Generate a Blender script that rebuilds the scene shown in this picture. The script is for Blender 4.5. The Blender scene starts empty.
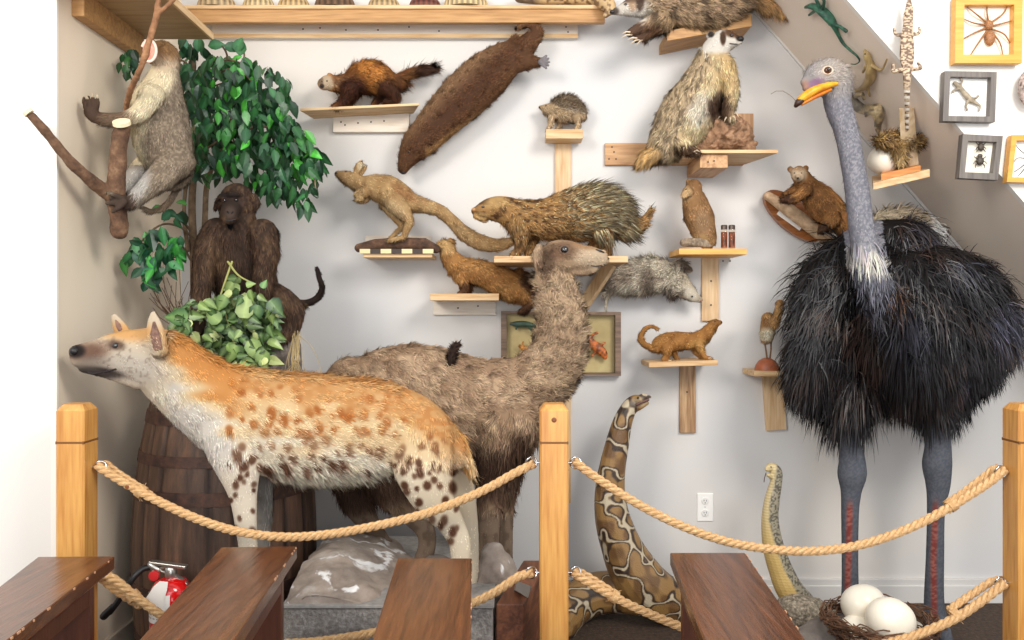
import bpy, bmesh, math, random
import numpy as np
from mathutils import Vector, Matrix, noise as mnoise
from mathutils.bvhtree import BVHTree
random.seed(7)
F = 800.0; H = 1.3775; CX = 512.0; CY = 312.0
WALL = 3.8
C = bpy.context.scene.collection

def P(u, v, Y):
    return Vector(((u - CX) / F * Y, Y, H - (v - CY) / F * Y))
def S(px, Y):
    return px * Y / F
def lin(c):
    r = []
    for x in c[:3]:
        x = x / 255.0
        r.append(x / 12.92 if x <= 0.04045 else ((x + 0.055) / 1.055) ** 2.4)
    return r
def lin4(c): return tuple(lin(c)) + (1.0,)
def nlin(a):
    a = np.clip(np.asarray(a, float) / 255.0, 0, 1)
    return np.where(a <= 0.04045, a / 12.92, ((a + 0.055) / 1.055) ** 2.4)

# ------------------------------------------------------------ object helpers
def thing(name, label, cat, loc=(0, 0, 0), group=None):
    o = bpy.data.objects.new(name, None); C.objects.link(o)
    o.empty_display_size = 0.05
    o.location = loc; o['label'] = label; o['category'] = cat
    if group: o['group'] = group
    return o
def tag(o, label, cat, group=None, kind=None):
    if label: o['label'] = label
    if cat: o['category'] = cat
    if group: o['group'] = group
    if kind: o['kind'] = kind
    return o
def wloc(o):
    v = Vector((0, 0, 0))
    while o is not None:
        v += o.location; o = o.parent
    return v

class MB:
    """collects shapes for ONE mesh object (world coordinates)"""
    def __init__(s): s.v = []; s.f = []; s.m = []; s.c = []; s.cur = 0; s.col = (1, 1, 1)
    def add(s, vs, fs, mi=None, col=None):
        n = len(s.v); s.v.extend([tuple(x) for x in vs])
        s.f.extend([tuple(i + n for i in f) for f in fs])
        s.m.extend([s.cur if mi is None else mi] * len(fs))
        s.c.extend([tuple(col or s.col)] * len(vs)); return s
    def box(s, x0, x1, y0, y1, z0, z1, mi=None, bev=0.0, col=None):
        vs = [(x0,y0,z0),(x1,y0,z0),(x1,y1,z0),(x0,y1,z0),(x0,y0,z1),(x1,y0,z1),(x1,y1,z1),(x0,y1,z1)]
        return s.hexa(vs, mi, bev, col)
    def hexa(s, vs, mi=None, bev=0.0, col=None):
        fs = [(0,3,2,1),(4,5,6,7),(0,1,5,4),(1,2,6,5),(2,3,7,6),(3,0,4,7)]
        if bev > 0:
            bm = bmesh.new(); bv = [bm.verts.new(v) for v in vs]
            for f in fs: bm.faces.new([bv[i] for i in f])
            bmesh.ops.bevel(bm, geom=list(bm.edges), offset=bev, segments=2, affect='EDGES', profile=0.5)
            bm.verts.index_update()
            nv = [v.co.copy() for v in bm.verts]; nf = [[v.index for v in f.verts] for f in bm.faces]
            bm.free(); return s.add(nv, nf, mi, col)
        return s.add(vs, fs, mi, col)
    def bar(s, a, b, w, h, up=(0, 0, 1), mi=None, bev=0.0, col=None):
        a = Vector(a); b = Vector(b); t = (b - a).normalized(); up = Vector(up)
        x = t.cross(up)
        if x.length < 1e-4: x = t.cross(Vector((0, 1, 0)))
        x.normalize(); z = x.cross(t).normalized()
        x = x * w / 2; z = z * h / 2
        vs = [a-x-z, a+x-z, b+x-z, b-x-z, a-x+z, a+x+z, b+x+z, b-x+z]
        return s.hexa(vs, mi, bev, col)
    def tube(s, pts, rad, seg=10, cap=True, mi=None, col=None, up=None, k=1.0):
        v, f = tube_geo([Vector(p) for p in pts], rad, seg, cap, k=k); return s.add(v, f, mi, col)
    def ball(s, c, r, seg=14, mi=None, col=None, sc=(1, 1, 1)):
        c = Vector(c); vs = []; fs = []; R = seg // 2
        for i in range(R + 1):
            a = math.pi * i / R
            for j in range(seg):
                b = 2 * math.pi * j / seg
                vs.append(c + Vector((r*sc[0]*math.sin(a)*math.cos(b), r*sc[1]*math.sin(a)*math.sin(b), r*sc[2]*math.cos(a))))
        for i in range(R):
            for j in range(seg):
                k = (j + 1) % seg
                fs.append((i*seg+j, (i+1)*seg+j, (i+1)*seg+k, i*seg+k))
        return s.add(vs, fs, mi, col)
    def lathe(s, c, prof, seg=32, mi=None, axis='Z', col=None, fn=None):
        c = Vector(c); vs = []; fs = []
        for (r, z) in prof:
            for j in range(seg):
                b = 2 * math.pi * j / seg
                p = Vector((r*math.cos(b), r*math.sin(b), z))
                if axis == 'Y': p = Vector((p.x, p.z, p.y))
                vs.append(c + p)
        for i in range(len(prof) - 1):
            for j in range(seg):
                k = (j + 1) % seg
                fs.append((i*seg+j, i*seg+k, (i+1)*seg+k, (i+1)*seg+j))
        fs.append(tuple(range(seg))[::-1]); fs.append(tuple((len(prof)-1)*seg + j for j in range(seg)))
        return s.add(vs, fs, mi, col)
    def build(s, name, mats, parent=None, smooth=False, origin=None):
        if not isinstance(mats, (list, tuple)): mats = [mats]
        base = wloc(parent) if parent else Vector((0, 0, 0))
        if parent is None:
            a = np.array(s.v); lo = a.min(0); hi = a.max(0)
            base = Vector(((lo[0]+hi[0])/2, (lo[1]+hi[1])/2, lo[2])) if origin is None else Vector(origin)
        me = bpy.data.meshes.new(name)
        me.from_pydata([(x[0]-base.x, x[1]-base.y, x[2]-base.z) for x in s.v], [], s.f)
        for m in mats: me.materials.append(m)
        me.polygons.foreach_set('material_index', s.m)
        at = me.attributes.new('Col', 'FLOAT_COLOR', 'POINT')
        at.data.foreach_set('color', np.array([list(c[:3]) + [1.0] for c in s.c], np.float32).ravel())
        if smooth:
            me.polygons.foreach_set('use_smooth', [True] * len(me.polygons))
            try: me.set_sharp_from_angle(angle=math.radians(50))
            except Exception: pass
        me.validate(); me.update()
        bm = bmesh.new(); bm.from_mesh(me); bmesh.ops.recalc_face_normals(bm, faces=bm.faces); bm.to_mesh(me); bm.free()
        o = bpy.data.objects.new(name, me); C.objects.link(o)
        if parent: o.parent = parent
        else: o.location = base
        return o

def cr(pts, n):
    """catmull-rom through rows of numbers"""
    p = np.array(pts, float)
    if len(p) < 3:
        t = np.linspace(0, 1, n + 1)[:, None]
        return p[0] * (1 - t) + p[-1] * t
    q = np.vstack([2*p[0]-p[1], p, 2*p[-1]-p[-2]])
    out = []
    for i in range(len(p) - 1):
        a, b, c, d = q[i], q[i+1], q[i+2], q[i+3]
        for j in range(n):
            t = j / n
            out.append(0.5*((2*b)+(-a+c)*t+(2*a-5*b+4*c-d)*t*t+(-a+3*b-3*c+d)*t**3))
    out.append(p[-1]); return np.array(out)

def tube_geo(pts, rad, seg=10, cap=True, k=1.0, ref=None):
    """rad: number or list of radii (in the picture plane); k: depth factor or list"""
    n = len(pts)
    ra = [rad] * n if isinstance(rad, (int, float)) else list(rad)
    ks = [k] * n if isinstance(k, (int, float)) else list(k)
    T = []
    for i in range(n):
        a = pts[max(0, i-1)]; b = pts[min(n-1, i+1)]; t = (b - a)
        if t.length < 1e-9: t = Vector((0, 0, 1))
        T.append(t.normalized())
    rings = []; prev = None
    for i in range(n):
        t = T[i]; r0 = Vector((0, 1, 0)); b = r0 - t * t.dot(r0)
        if b.length < 0.25:
            b = (prev - t * t.dot(prev)) if prev is not None else (Vector((1, 0, 0)) - t * t.x)
        b.normalize()
        if prev is not None and b.dot(prev) < 0: b = -b
        prev = b
        rings.append((pts[i], t, b.cross(t).normalized(), b, ra[i], ra[i] * ks[i]))
    if cap:
        pre = []; post = []
        for aa in (75, 50, 25):
            q = math.radians(aa)
            p, t, a, b, r1, r2 = rings[0]; pre.append((p - t*min(r1,r2*1.5)*math.sin(q), t, a, b, r1*math.cos(q), r2*math.cos(q)))
            p, t, a, b, r1, r2 = rings[-1]; post.append((p + t*min(r1,r2*1.5)*math.sin(q), t, a, b, r1*math.cos(q), r2*math.cos(q)))
        rings = pre + rings + post[::-1]
    vs = []; fs = []
    for p, t, a, b, r1, r2 in rings:
        for j in range(seg):
            g = 2*math.pi*j/seg; vs.append(p + a*(r1*math.cos(g)) + b*(r2*math.sin(g)))
    for i in range(len(rings) - 1):
        for j in range(seg):
            m = (j+1) % seg; fs.append((i*seg+j, i*seg+m, (i+1)*seg+m, (i+1)*seg+j))
    fs.append(tuple(range(seg))[::-1]); fs.append(tuple((len(rings)-1)*seg+j for j in range(seg)))
    return vs, fs

# ------------------------------------------------------------ numpy noise
def _h(i, j, k, s):
    n = (i.astype(np.int64)*374761393 + j.astype(np.int64)*668265263 + k.astype(np.int64)*2147483647 + s*974634777) & 0xffffffff
    n = ((n ^ (n >> 13)) * 1274126177) & 0xffffffff
    n = (n ^ (n >> 16)) & 0xffffffff
    return n / 4294967295.0
def vnoise(p, scale=1.0, seed=0):
    p = np.asarray(p, float) * scale; i = np.floor(p).astype(np.int64); f = p - i; f = f*f*(3-2*f); r = 0
    for a in (0, 1):
        for b in (0, 1):
            for c in (0, 1):
                w = (f[:,0] if a else 1-f[:,0])*(f[:,1] if b else 1-f[:,1])*(f[:,2] if c else 1-f[:,2])
                r = r + w*_h(i[:,0]+a, i[:,1]+b, i[:,2]+c, seed)
    return r
def uvn(u, v, sx, sy, seed=0):
    return vnoise(np.stack([u/sx, v/sy, np.zeros_like(u)], 1), 1.0, seed)
def sst(x, a, b):
    t = np.clip((x-a)/(b-a), 0, 1); return t*t*(3-2*t)
def spot(u, v, cu, cv, ru, rv, ang=0, soft=0.35):
    a = math.radians(ang); x = (u-cu)*math.cos(a)+(v-cv)*math.sin(a); y = -(u-cu)*math.sin(a)+(v-cv)*math.cos(a)
    d = np.sqrt((x/ru)**2+(y/rv)**2); return 1-sst(d, 1-soft, 1+soft)
def mixc(c, k, m):
    return c*(1-m[:, None]) + np.array(k, float)[None, :]*m[:, None]
def flat(u, c): return np.tile(np.array(c, float), (len(u), 1))

# ------------------------------------------------------------ materials
def newmat(name):
    m = bpy.data.materials.new(name); m.use_nodes = True
    nt = m.node_tree; b = nt.nodes['Principled BSDF']; return m, nt, b
def node(nt, t, **kw):
    n = nt.nodes.new(t)
    for k, v in kw.items():
        if k.startswith('i_'): n.inputs[k[2:].replace('_', ' ')].default_value = v
        else: setattr(n, k, v)
    return n
def ramp(nt, stops):
    r = nt.nodes.new('ShaderNodeValToRGB'); e = r.color_ramp.elements
    while len(e) < len(stops): e.new(0.5)
    for x, (p, c) in zip(e, stops): x.position = p; x.color = lin4(c)
    return r
_mats = {}
def plain(name, c, rough=0.6, metal=0.0, spec=0.5, bump=0.0, bscale=40, var=0.0, coat=0.0):
    if name in _mats: return _mats[name]
    m, nt, b = newmat(name)
    b.inputs['Base Color'].default_value = lin4(c); b.inputs['Roughness'].default_value = rough
    b.inputs['Metallic'].default_value = metal; b.inputs['Specular IOR Level'].default_value = spec
    b.inputs['Coat Weight'].default_value = coat
    tc = node(nt, 'ShaderNodeTexCoord')
    nz = node(nt, 'ShaderNodeTexNoise'); nz.inputs['Scale'].default_value = bscale; nz.inputs['Detail'].default_value = 5
    nt.links.new(tc.outputs['Object'], nz.inputs['Vector'])
    if var > 0:
        r = ramp(nt, [(0.3, [x*(1-var) for x in c]), (0.7, [min(255, x*(1+var)) for x in c])])
        nt.links.new(nz.outputs['Fac'], r.inputs['Fac']); nt.links.new(r.outputs['Color'], b.inputs['Base Color'])
    if bump > 0:
        bp = node(nt, 'ShaderNodeBump'); bp.inputs['Strength'].default_value = bump; bp.inputs['Distance'].default_value = 0.01
        nt.links.new(nz.outputs['Fac'], bp.inputs['Height']); nt.links.new(bp.outputs['Normal'], b.inputs['Normal'])
    _mats[name] = m; return m
def vcol(name, rough=0.7, spec=0.3, coat=0.0, bump=0.0, bscale=60, usen=False, sss=0.0):
    if name in _mats: return _mats[name]
    m, nt, b = newmat(name)
    a = node(nt, 'ShaderNodeAttribute', attribute_name='Col'); nt.links.new(a.outputs['Color'], b.inputs['Base Color'])
    b.inputs['Roughness'].default_value = rough; b.inputs['Specular IOR Level'].default_value = spec; b.inputs['Coat Weight'].default_value = coat
    if usen:
        n = node(nt, 'ShaderNodeAttribute', attribute_name='nrm'); nt.links.new(n.outputs['Vector'], b.inputs['Normal'])
    elif bump > 0:
        tc = node(nt, 'ShaderNodeTexCoord')
        nz = node(nt, 'ShaderNodeTexNoise'); nz.inputs['Scale'].default_value = bscale; nz.inputs['Detail'].default_value = 6
        nt.links.new(tc.outputs['Object'], nz.inputs['Vector'])
        bp = node(nt, 'ShaderNodeBump'); bp.inputs['Strength'].default_value = bump; bp.inputs['Distance'].default_value = 0.01
        nt.links.new(nz.outputs['Fac'], bp.inputs['Height']); nt.links.new(bp.outputs['Normal'], b.inputs['Normal'])
    _mats[name] = m; return m
def wood(name, light, dark, axis='X', rough=0.55, scale=1.0, coat=0.0, knots=False, contrast=1.0, bump=0.15):
    key = name + axis
    if key in _mats: return _mats[key]
    m, nt, b = newmat(key)
    tc = node(nt, 'ShaderNodeTexCoord'); mp = node(nt, 'ShaderNodeMapping')
    st = {'X': (1.2, 14, 14), 'Y': (14, 1.2, 14), 'Z': (14, 14, 1.2)}[axis]
    mp.inputs['Scale'].default_value = [x*scale for x in st]
    nt.links.new(tc.outputs['Object'], mp.inputs['Vector'])
    n1 = node(nt, 'ShaderNodeTexNoise'); n1.inputs['Scale'].default_value = 1.0; n1.inputs['Detail'].default_value = 3; n1.inputs['Distortion'].default_value = 0.6
    nt.links.new(mp.outputs['Vector'], n1.inputs['Vector'])
    ml = node(nt, 'ShaderNodeMath', operation='MULTIPLY'); ml.inputs[1].default_value = 9.0
    nt.links.new(n1.outputs['Fac'], ml.inputs[0])
    fr = node(nt, 'ShaderNodeMath', operation='PINGPONG'); fr.inputs[1].default_value = 1.0
    nt.links.new(ml.outputs[0], fr.inputs[0])
    n2 = node(nt, 'ShaderNodeTexNoise'); n2.inputs['Scale'].default_value = 6.0; n2.inputs['Detail'].default_value = 6
    nt.links.new(mp.outputs['Vector'], n2.inputs['Vector'])
    mx = node(nt, 'ShaderNodeMath', operation='MULTIPLY_ADD'); mx.inputs[1].default_value = 0.45*contrast; 
    nt.links.new(fr.outputs[0], mx.inputs[0]); nt.links.new(n2.outputs['Fac'], mx.inputs[2])
    r = ramp(nt, [(0.35, light), (0.62, [(a*2+c)/3 for a, c in zip(light, dark)]), (0.95, dark)])
    nt.links.new(mx.outputs[0], r.inputs['Fac']); nt.links.new(r.outputs['Color'], b.inputs['Base Color'])
    bp = node(nt, 'ShaderNodeBump'); bp.inputs['Strength'].default_value = bump; bp.inputs['Distance'].default_value = 0.004
    nt.links.new(n2.outputs['Fac'], bp.inputs['Height']); nt.links.new(bp.outputs['Normal'], b.inputs['Normal'])
    b.inputs['Roughness'].default_value = rough; b.inputs['Coat Weight'].default_value = coat; b.inputs['Coat Roughness'].default_value = 0.2
    _mats[key] = m; return m
def rocky(name, c1, c2, c3=None, scale=12, bump=0.8, rough=0.9, speck=None):
    if name in _mats: return _mats[name]
    m, nt, b = newmat(name)
    tc = node(nt, 'ShaderNodeTexCoord')
    n1 = node(nt, 'ShaderNodeTexNoise'); n1.inputs['Scale'].default_value = scale; n1.inputs['Detail'].default_value = 8; n1.inputs['Roughness'].default_value = 0.65
    nt.links.new(tc.outputs['Object'], n1.inputs['Vector'])
    st = [(0.35, c1), (0.55, c2)]
    if c3: st.append((0.72, c3))
    r = ramp(nt, st); nt.links.new(n1.outputs['Fac'], r.inputs['Fac'])
    out = r.outputs['Color']
    if speck:
        n3 = node(nt, 'ShaderNodeTexNoise'); n3.inputs['Scale'].default_value = scale*0.6; n3.inputs['Detail'].default_value = 10; n3.inputs['Distortion'].default_value = 2.5
        nt.links.new(tc.outputs['Object'], n3.inputs['Vector'])
        r2 = ramp(nt, [(0.57, (0, 0, 0)), (0.62, (255, 255, 255))]); nt.links.new(n3.outputs['Fac'], r2.inputs['Fac'])
        mx = node(nt, 'ShaderNodeMix', data_type='RGBA'); mx.inputs['B'].default_value = lin4(speck)
        nt.links.new(r2.outputs['Color'], mx.inputs['Factor']); nt.links.new(out, mx.inputs['A']); out = mx.outputs['Result']
    nt.links.new(out, b.inputs['Base Color'])
    bp = node(nt, 'ShaderNodeBump'); bp.inputs['Strength'].default_value = bump; bp.inputs['Distance'].default_value = 0.01
    nt.links.new(n1.outputs['Fac'], bp.inputs['Height']); nt.links.new(bp.outputs['Normal'], b.inputs['Normal'])
    b.inputs['Roughness'].default_value = rough
    _mats[name] = m; return m
def glass(name, c=(255, 255, 255), rough=0.02):
    if name in _mats: return _mats[name]
    m, nt, b = newmat(name); b.inputs['Base Color'].default_value = lin4(c)
    b.inputs['Transmission Weight'].default_value = 1.0; b.inputs['Roughness'].default_value = rough; b.inputs['IOR'].default_value = 1.2
    _mats[name] = m; return m

M_FUR = lambda: vcol('fur_coat', rough=0.75, spec=0.15, usen=True)
M_SKIN = lambda: vcol('bare_hide', rough=0.6, spec=0.25, bump=0.5, bscale=130)
M_SCALE = lambda: vcol('scaly_hide', rough=0.35, spec=0.5, bump=0.4, bscale=220)
M_EYE = lambda: plain('glass_eye', (18, 12, 8), rough=0.08, spec=0.8, coat=0.6)
M_CLAW = lambda: plain('claw_horn', (215, 195, 165), rough=0.4)
M_BLACK = lambda: plain('black_leather', (22, 20, 20), rough=0.35, bump=0.3, bscale=150)

# ------------------------------------------------------------ mesh from numpy
def np_mesh(name, V, T, cols, nrm, mat, parent, smooth=True):
    base = np.array(wloc(parent)) if parent else np.zeros(3)
    me = bpy.data.meshes.new(name)
    me.vertices.add(len(V)); me.vertices.foreach_set('co', (V-base).astype(np.float32).ravel())
    me.loops.add(len(T)*3); me.loops.foreach_set('vertex_index', T.astype(np.int32).ravel())
    me.polygons.add(len(T)); me.polygons.foreach_set('loop_start', np.arange(0, len(T)*3, 3, dtype=np.int32))
    me.polygons.foreach_set('use_smooth', np.ones(len(T), bool))
    a = me.attributes.new('Col', 'FLOAT_COLOR', 'POINT'); a.data.foreach_set('color', np.hstack([nlin(cols), np.ones((len(V), 1))]).astype(np.float32).ravel())
    b = me.attributes.new('nrm', 'FLOAT_VECTOR', 'POINT'); b.data.foreach_set('vector', nrm.astype(np.float32).ravel())
    me.materials.append(mat); me.update(); me.validate()
    o = bpy.data.objects.new(name, me); C.objects.link(o)
    if parent: o.parent = parent
    return o
def unit(a):
    return a/np.maximum(np.linalg.norm(a, axis=1, keepdims=True), 1e-9)

def fuse(chains, Y0, voxel, smooth=3, disp=None, nseg=6):
    """grow ONE continuous surface from tapered limbs; returns V,T,N, flow samples"""
    vs = []; fs = []; sp = []; stg = []; sr = []
    for ch in chains:
        kk = 0.75
        if isinstance(ch, dict): kk = ch.get('k', kk); pts = ch['p']; seg = ch.get('seg', 16)
        else: pts = ch; seg = 16
        rows = []
        for q in pts:
            u, v, r = q[:3]; d = q[3] if len(q) > 3 else 0.0; k = q[4] if len(q) > 4 else kk
            Y = Y0 + d; w = P(u, v, Y); rows.append((w.x, w.y, w.z, S(r, Y), k))
        R = cr(rows, nseg if len(rows) > 2 else 4)
        pp = [Vector(x[:3]) for x in R]
        v_, f_ = tube_geo(pp, [max(x[3], 1e-4) for x in R], seg, True, k=[x[4] for x in R])
        n = len(vs); vs += [tuple(x) for x in v_]; fs += [tuple(i+n for i in f) for f in f_]
        A = R[:, :3]; t = np.gradient(A, axis=0); sp.append(A); stg.append(unit(t)); sr.append(R[:, 3])
    me = bpy.data.meshes.new('tmp'); me.from_pydata(vs, [], fs)
    bm = bmesh.new(); bm.from_mesh(me); bmesh.ops.recalc_face_normals(bm, faces=bm.faces); bm.to_mesh(me); bm.free()
    o = bpy.data.objects.new('tmp', me); C.objects.link(o)
    m = o.modifiers.new('r', 'REMESH'); m.mode = 'VOXEL'; m.voxel_size = voxel; m.use_smooth_shade = True
    if smooth:
        s = o.modifiers.new('s', 'SMOOTH'); s.factor = 0.5; s.iterations = smooth
    dg = bpy.context.evaluated_depsgraph_get(); dg.update()
    ev = bpy.data.meshes.new_from_object(o.evaluated_get(dg))
    ev.calc_loop_triangles()
    V = np.zeros(len(ev.vertices)*3); ev.vertices.foreach_get('co', V); V = V.reshape(-1, 3)
    T = np.zeros(len(ev.loop_triangles)*3, np.int32); ev.loop_triangles.foreach_get('vertices', T); T = T.reshape(-1, 3)
    N = np.zeros(len(ev.vertices)*3); ev.vertices.foreach_get('normal', N); N = N.reshape(-1, 3)
    C.objects.unlink(o); bpy.data.objects.remove(o); bpy.data.meshes.remove(me); bpy.data.meshes.remove(ev)
    if disp:
        amp, sc = disp; q = (vnoise(V, sc, 3)-0.5) + 0.5*(vnoise(V, sc*2.3, 5)-0.5) + 0.25*(vnoise(V, sc*5.1, 8)-0.5)
        V = V + N*(q*amp*2)[:, None]
        fn = np.cross(V[T[:, 1]]-V[T[:, 0]], V[T[:, 2]]-V[T[:, 0]]); N = np.zeros_like(V)
        for i in range(3): np.add.at(N, T[:, i], fn)
        N = unit(N)
    return V, T, N, (np.vstack(sp), np.vstack(stg), np.concatenate(sr))

def uv_of(V):
    return CX + F*V[:, 0]/V[:, 1], CY - F*(V[:, 2]-H)/V[:, 1]

def strands(V, T, N, flow, colfn, n, length, width=0.9, lift=0.35, grav=0.15, rand=0.18, segs=2, droop=0.25, jitter=0.16, tip=1.15, root=0.75, lenfn=None, Y0=3.3, seed=1, settle=0.15, clump=0.0, nmix=0.0, tipcol=None):
    rng = np.random.default_rng(seed)
    A = V[T[:, 0]]; B = V[T[:, 1]]; D = V[T[:, 2]]
    ar = np.linalg.norm(np.cross(B-A, D-A), axis=1)
    if lenfn is not None:
        cu, cv = uv_of((A+B+D)/3); ar = ar*(lenfn(cu, cv) > 0.02)
    idx = rng.choice(len(T), n, p=ar/ar.sum())
    r1 = np.sqrt(rng.random(n)); r2 = rng.random(n)
    w = np.stack([1-r1, r1*(1-r2), r1*r2], 1)
    tri = T[idx]
    p = (V[tri]*w[:, :, None]).sum(1); nn = unit((N[tri]*w[:, :, None]).sum(1))
    sp, st, sr = flow
    fl = np.zeros_like(p)
    for i in range(0, n, 8000):
        d = np.linalg.norm(p[i:i+8000, None, :]-sp[None], axis=2)/np.maximum(sr, 1e-4)[None]
        fl[i:i+8000] = st[np.argmin(d, 1)]
    fl = unit(fl - nn*(fl*nn).sum(1, keepdims=True)*0.9)
    u, v = uv_of(p)
    L = np.full(n, S(length, Y0))*(0.65+0.7*rng.random(n))
    if lenfn is not None: L = L*lenfn(u, v)
    down = np.array([0, 0, -1.0])
    rn = rng.normal(size=(n, 3))*rand
    if clump > 0:
        cl = np.stack([vnoise(p, 45, 11+i)-0.5 for i in range(3)], 1); rn = rn + cl*clump*2
    d = unit(fl + nn*lift + down*grav + rn)
    col = np.asarray(colfn(u, v, p, nn), float)
    col = col*(1+(rng.random((n, 1))-0.5)*2*jitter)*(1+(rng.random((n, 3))-0.5)*0.06)
    side = np.cross(d, nn) + rng.normal(size=(n, 3))*0.25
    side = unit(side)*S(width, Y0)*0.5*(0.7+0.6*rng.random((n, 1)))
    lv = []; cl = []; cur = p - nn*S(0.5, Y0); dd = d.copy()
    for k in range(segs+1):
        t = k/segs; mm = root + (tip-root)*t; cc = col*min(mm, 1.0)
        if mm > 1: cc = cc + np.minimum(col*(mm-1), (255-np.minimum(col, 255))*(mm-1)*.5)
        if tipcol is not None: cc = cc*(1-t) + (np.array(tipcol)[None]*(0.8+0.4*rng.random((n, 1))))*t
        if k < segs:
            wd = side*(1-0.55*t); lv.append(cur-wd); lv.append(cur+wd); cl += [cc, cc]
        else: lv.append(cur); cl.append(cc)
        cur = cur + dd*(L/segs)[:, None]; dd = unit(dd + down*droop - nn*settle)
    K = len(lv); VV = np.stack(lv, 1).reshape(-1, 3); CC = np.stack(cl, 1).reshape(-1, 3)
    tl = []
    for k in range(segs-1):
        a = 2*k; tl += [(a, a+1, a+3), (a, a+3, a+2)]
    a = 2*(segs-1); tl.append((a, a+1, a+2))
    TT = (np.arange(n)[:, None, None]*K + np.array(tl)[None]).reshape(-1, 3)
    sn = unit(nn + d*nmix + rng.normal(size=(n, 3))*0.16)
    NN = np.repeat(sn, K, axis=0)
    return VV, TT, np.clip(CC, 0, 255), NN

class Beast:
    """a mounted animal: Empty + one continuous body mesh + eyes, claws ... as children"""
    def __init__(s, name, label, cat, Y0, chains, colfn, vox=1.2, smooth=3, fur=None, group=None, mat=None, part='body', disp=None, basez=None, bodycol=None):
        s.Y0 = Y0
        V, T, N, flow = fuse(chains, Y0, S(vox, Y0), smooth, disp)
        s.V, s.T, s.N, s.flow = V, T, N, flow; s.colfn = colfn
        lo = V.min(0); hi = V.max(0)
        s.root = thing(name, label, cat, ((lo[0]+hi[0])/2, (lo[1]+hi[1])/2, lo[2] if basez is None else basez), group)
        u, v = uv_of(V); col = np.clip((bodycol or colfn)(u, v, V, N), 0, 255)
        TT, CC, NN, VV = T, col, N, V
        if fur:
            fl = fur if isinstance(fur, list) else [fur]
            CC = CC*0.8
            for i, f in enumerate(fl):
                f = dict(f); f.setdefault('Y0', Y0); f.setdefault('seed', i+1); cf = f.pop('col', colfn)
                a, b, c, d = strands(V, T, N, flow, cf, **f)
                TT = np.vstack([TT, b+len(VV)]); VV = np.vstack([VV, a]); CC = np.vstack([CC, c]); NN = np.vstack([NN, d])
        s.body = np_mesh(part, VV, TT, CC, NN, mat or (M_FUR() if fur else M_SKIN()), s.root)
        s.bvh = BVHTree.FromPolygons([Vector(x) for x in V], [tuple(int(i) for i in t) for t in T])
    def hit(s, u, v, inset=0.0, back=False):
        o = Vector((0, 0, H)); d = (P(u, v, s.Y0)-o).normalized()
        h = s.bvh.ray_cast(o, d)
        if h[0] is None:
            h2 = s.bvh.find_nearest(P(u, v, s.Y0)); return h2[0].copy(), h2[1].copy()
        return h[0] + d*inset, h[1].copy()
    def eye(s, u, v, r, rim=None, col=None, sink=0.35, shine=True):
        r_ = S(r, s.Y0); p, n = s.hit(u, v); c = p - n*r_*sink
        m = MB(); m.ball(c, r_, 14)
        e = m.build('eye', col or M_EYE(), s.root, smooth=True)
        if rim:
            d = (Vector((0, 0, H))-c).normalized(); nn = (n*0.6+d*0.4).normalized()
            x = nn.cross(Vector((0, 0, 1))).normalized(); z = x.cross(nn)
            m = MB(); q = [c + nn*r_*0.25 + (x*math.cos(a)*1.12+z*math.sin(a)*0.85)*r_ for a in [2*math.pi*i/18 for i in range(19)]]
            m.tube(q, r_*0.28, 6); m.build('eyelid', plain('lid%d_%d_%d' % tuple(rim), rim, rough=0.6), s.root, smooth=True)
        return e
    def nose(s, u, v, r, sc=(1, 1, 0.8), mat=None):
        r_ = S(r, s.Y0); p, n = s.hit(u, v)
        m = MB(); m.ball(p - n*r_*0.3, r_, 12, sc=sc); return m.build('nose', mat or M_BLACK(), s.root, smooth=True)
    def claws(s, lst, r=0.9, mat=None, name='claw'):
        for (u1, v1, u2, v2) in lst:
            m = MB(); a, n = s.hit(u1, v1); a = a - n*0.003; Y = a.y
            b = P(u2, v2, Y-0.008); mid = (a+b)/2 + Vector((0, -0.006, 0.004))
            m.tube([a, mid, b], [S(r, Y), S(r*0.75, Y), S(r*0.15, Y)], 6)
            m.build(name, mat or M_CLAW(), s.root, smooth=True)
    def line(s, pts, r, mat, name='mouth', off=0.0005):
        """a modelled crease lying on the skin"""
        m = MB(); q = []
        for (u, v) in pts:
            p, n = s.hit(u, v); q.append(p + n*off)
        R = cr([tuple(x) for x in q], 4); m.tube([Vector(x) for x in R], S(r, s.Y0), 6)
        return m.build(name, mat, s.root, smooth=True)
# ============================================================ SETTING
def struct(name, mb, mats, smooth=False):
    o = mb.build(name, mats, None, smooth, origin=(0, 0, 0)); o['kind'] = 'structure'; return o
def wall_mat(name, c1, c2, c3):
    m, nt, b = newmat(name)
    tc = node(nt, 'ShaderNodeTexCoord')
    n1 = node(nt, 'ShaderNodeTexNoise'); n1.inputs['Scale'].default_value = 0.9; n1.inputs['Detail'].default_value = 4
    nt.links.new(tc.outputs['Object'], n1.inputs['Vector'])
    r = ramp(nt, [(0.3, c1), (0.5, c2), (0.7, c3)]); nt.links.new(n1.outputs['Fac'], r.inputs['Fac'])
    nt.links.new(r.outputs['Color'], b.inputs['Base Color']); b.inputs['Roughness'].default_value = 0.6
    b.inputs['Specular IOR Level'].default_value = 0.25
    n2 = node(nt, 'ShaderNodeTexNoise'); n2.inputs['Scale'].default_value = 30; n2.inputs['Detail'].default_value = 6
    nt.links.new(tc.outputs['Object'], n2.inputs['Vector'])
    bp = node(nt, 'ShaderNodeBump'); bp.inputs['Strength'].default_value = 0.08; bp.inputs['Distance'].default_value = 0.004
    nt.links.new(n2.outputs['Fac'], bp.inputs['Height']); nt.links.new(bp.outputs['Normal'], b.inputs['Normal'])
    return m
W_BACK = wall_mat('painted_plaster', (205, 206, 208), (212, 210, 208), (219, 213, 205))
W_SIDE = wall_mat('beige_plaster', (232, 214, 190), (236, 220, 198), (239, 225, 205))  # warm beige plaster, paler than the back wall
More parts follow.
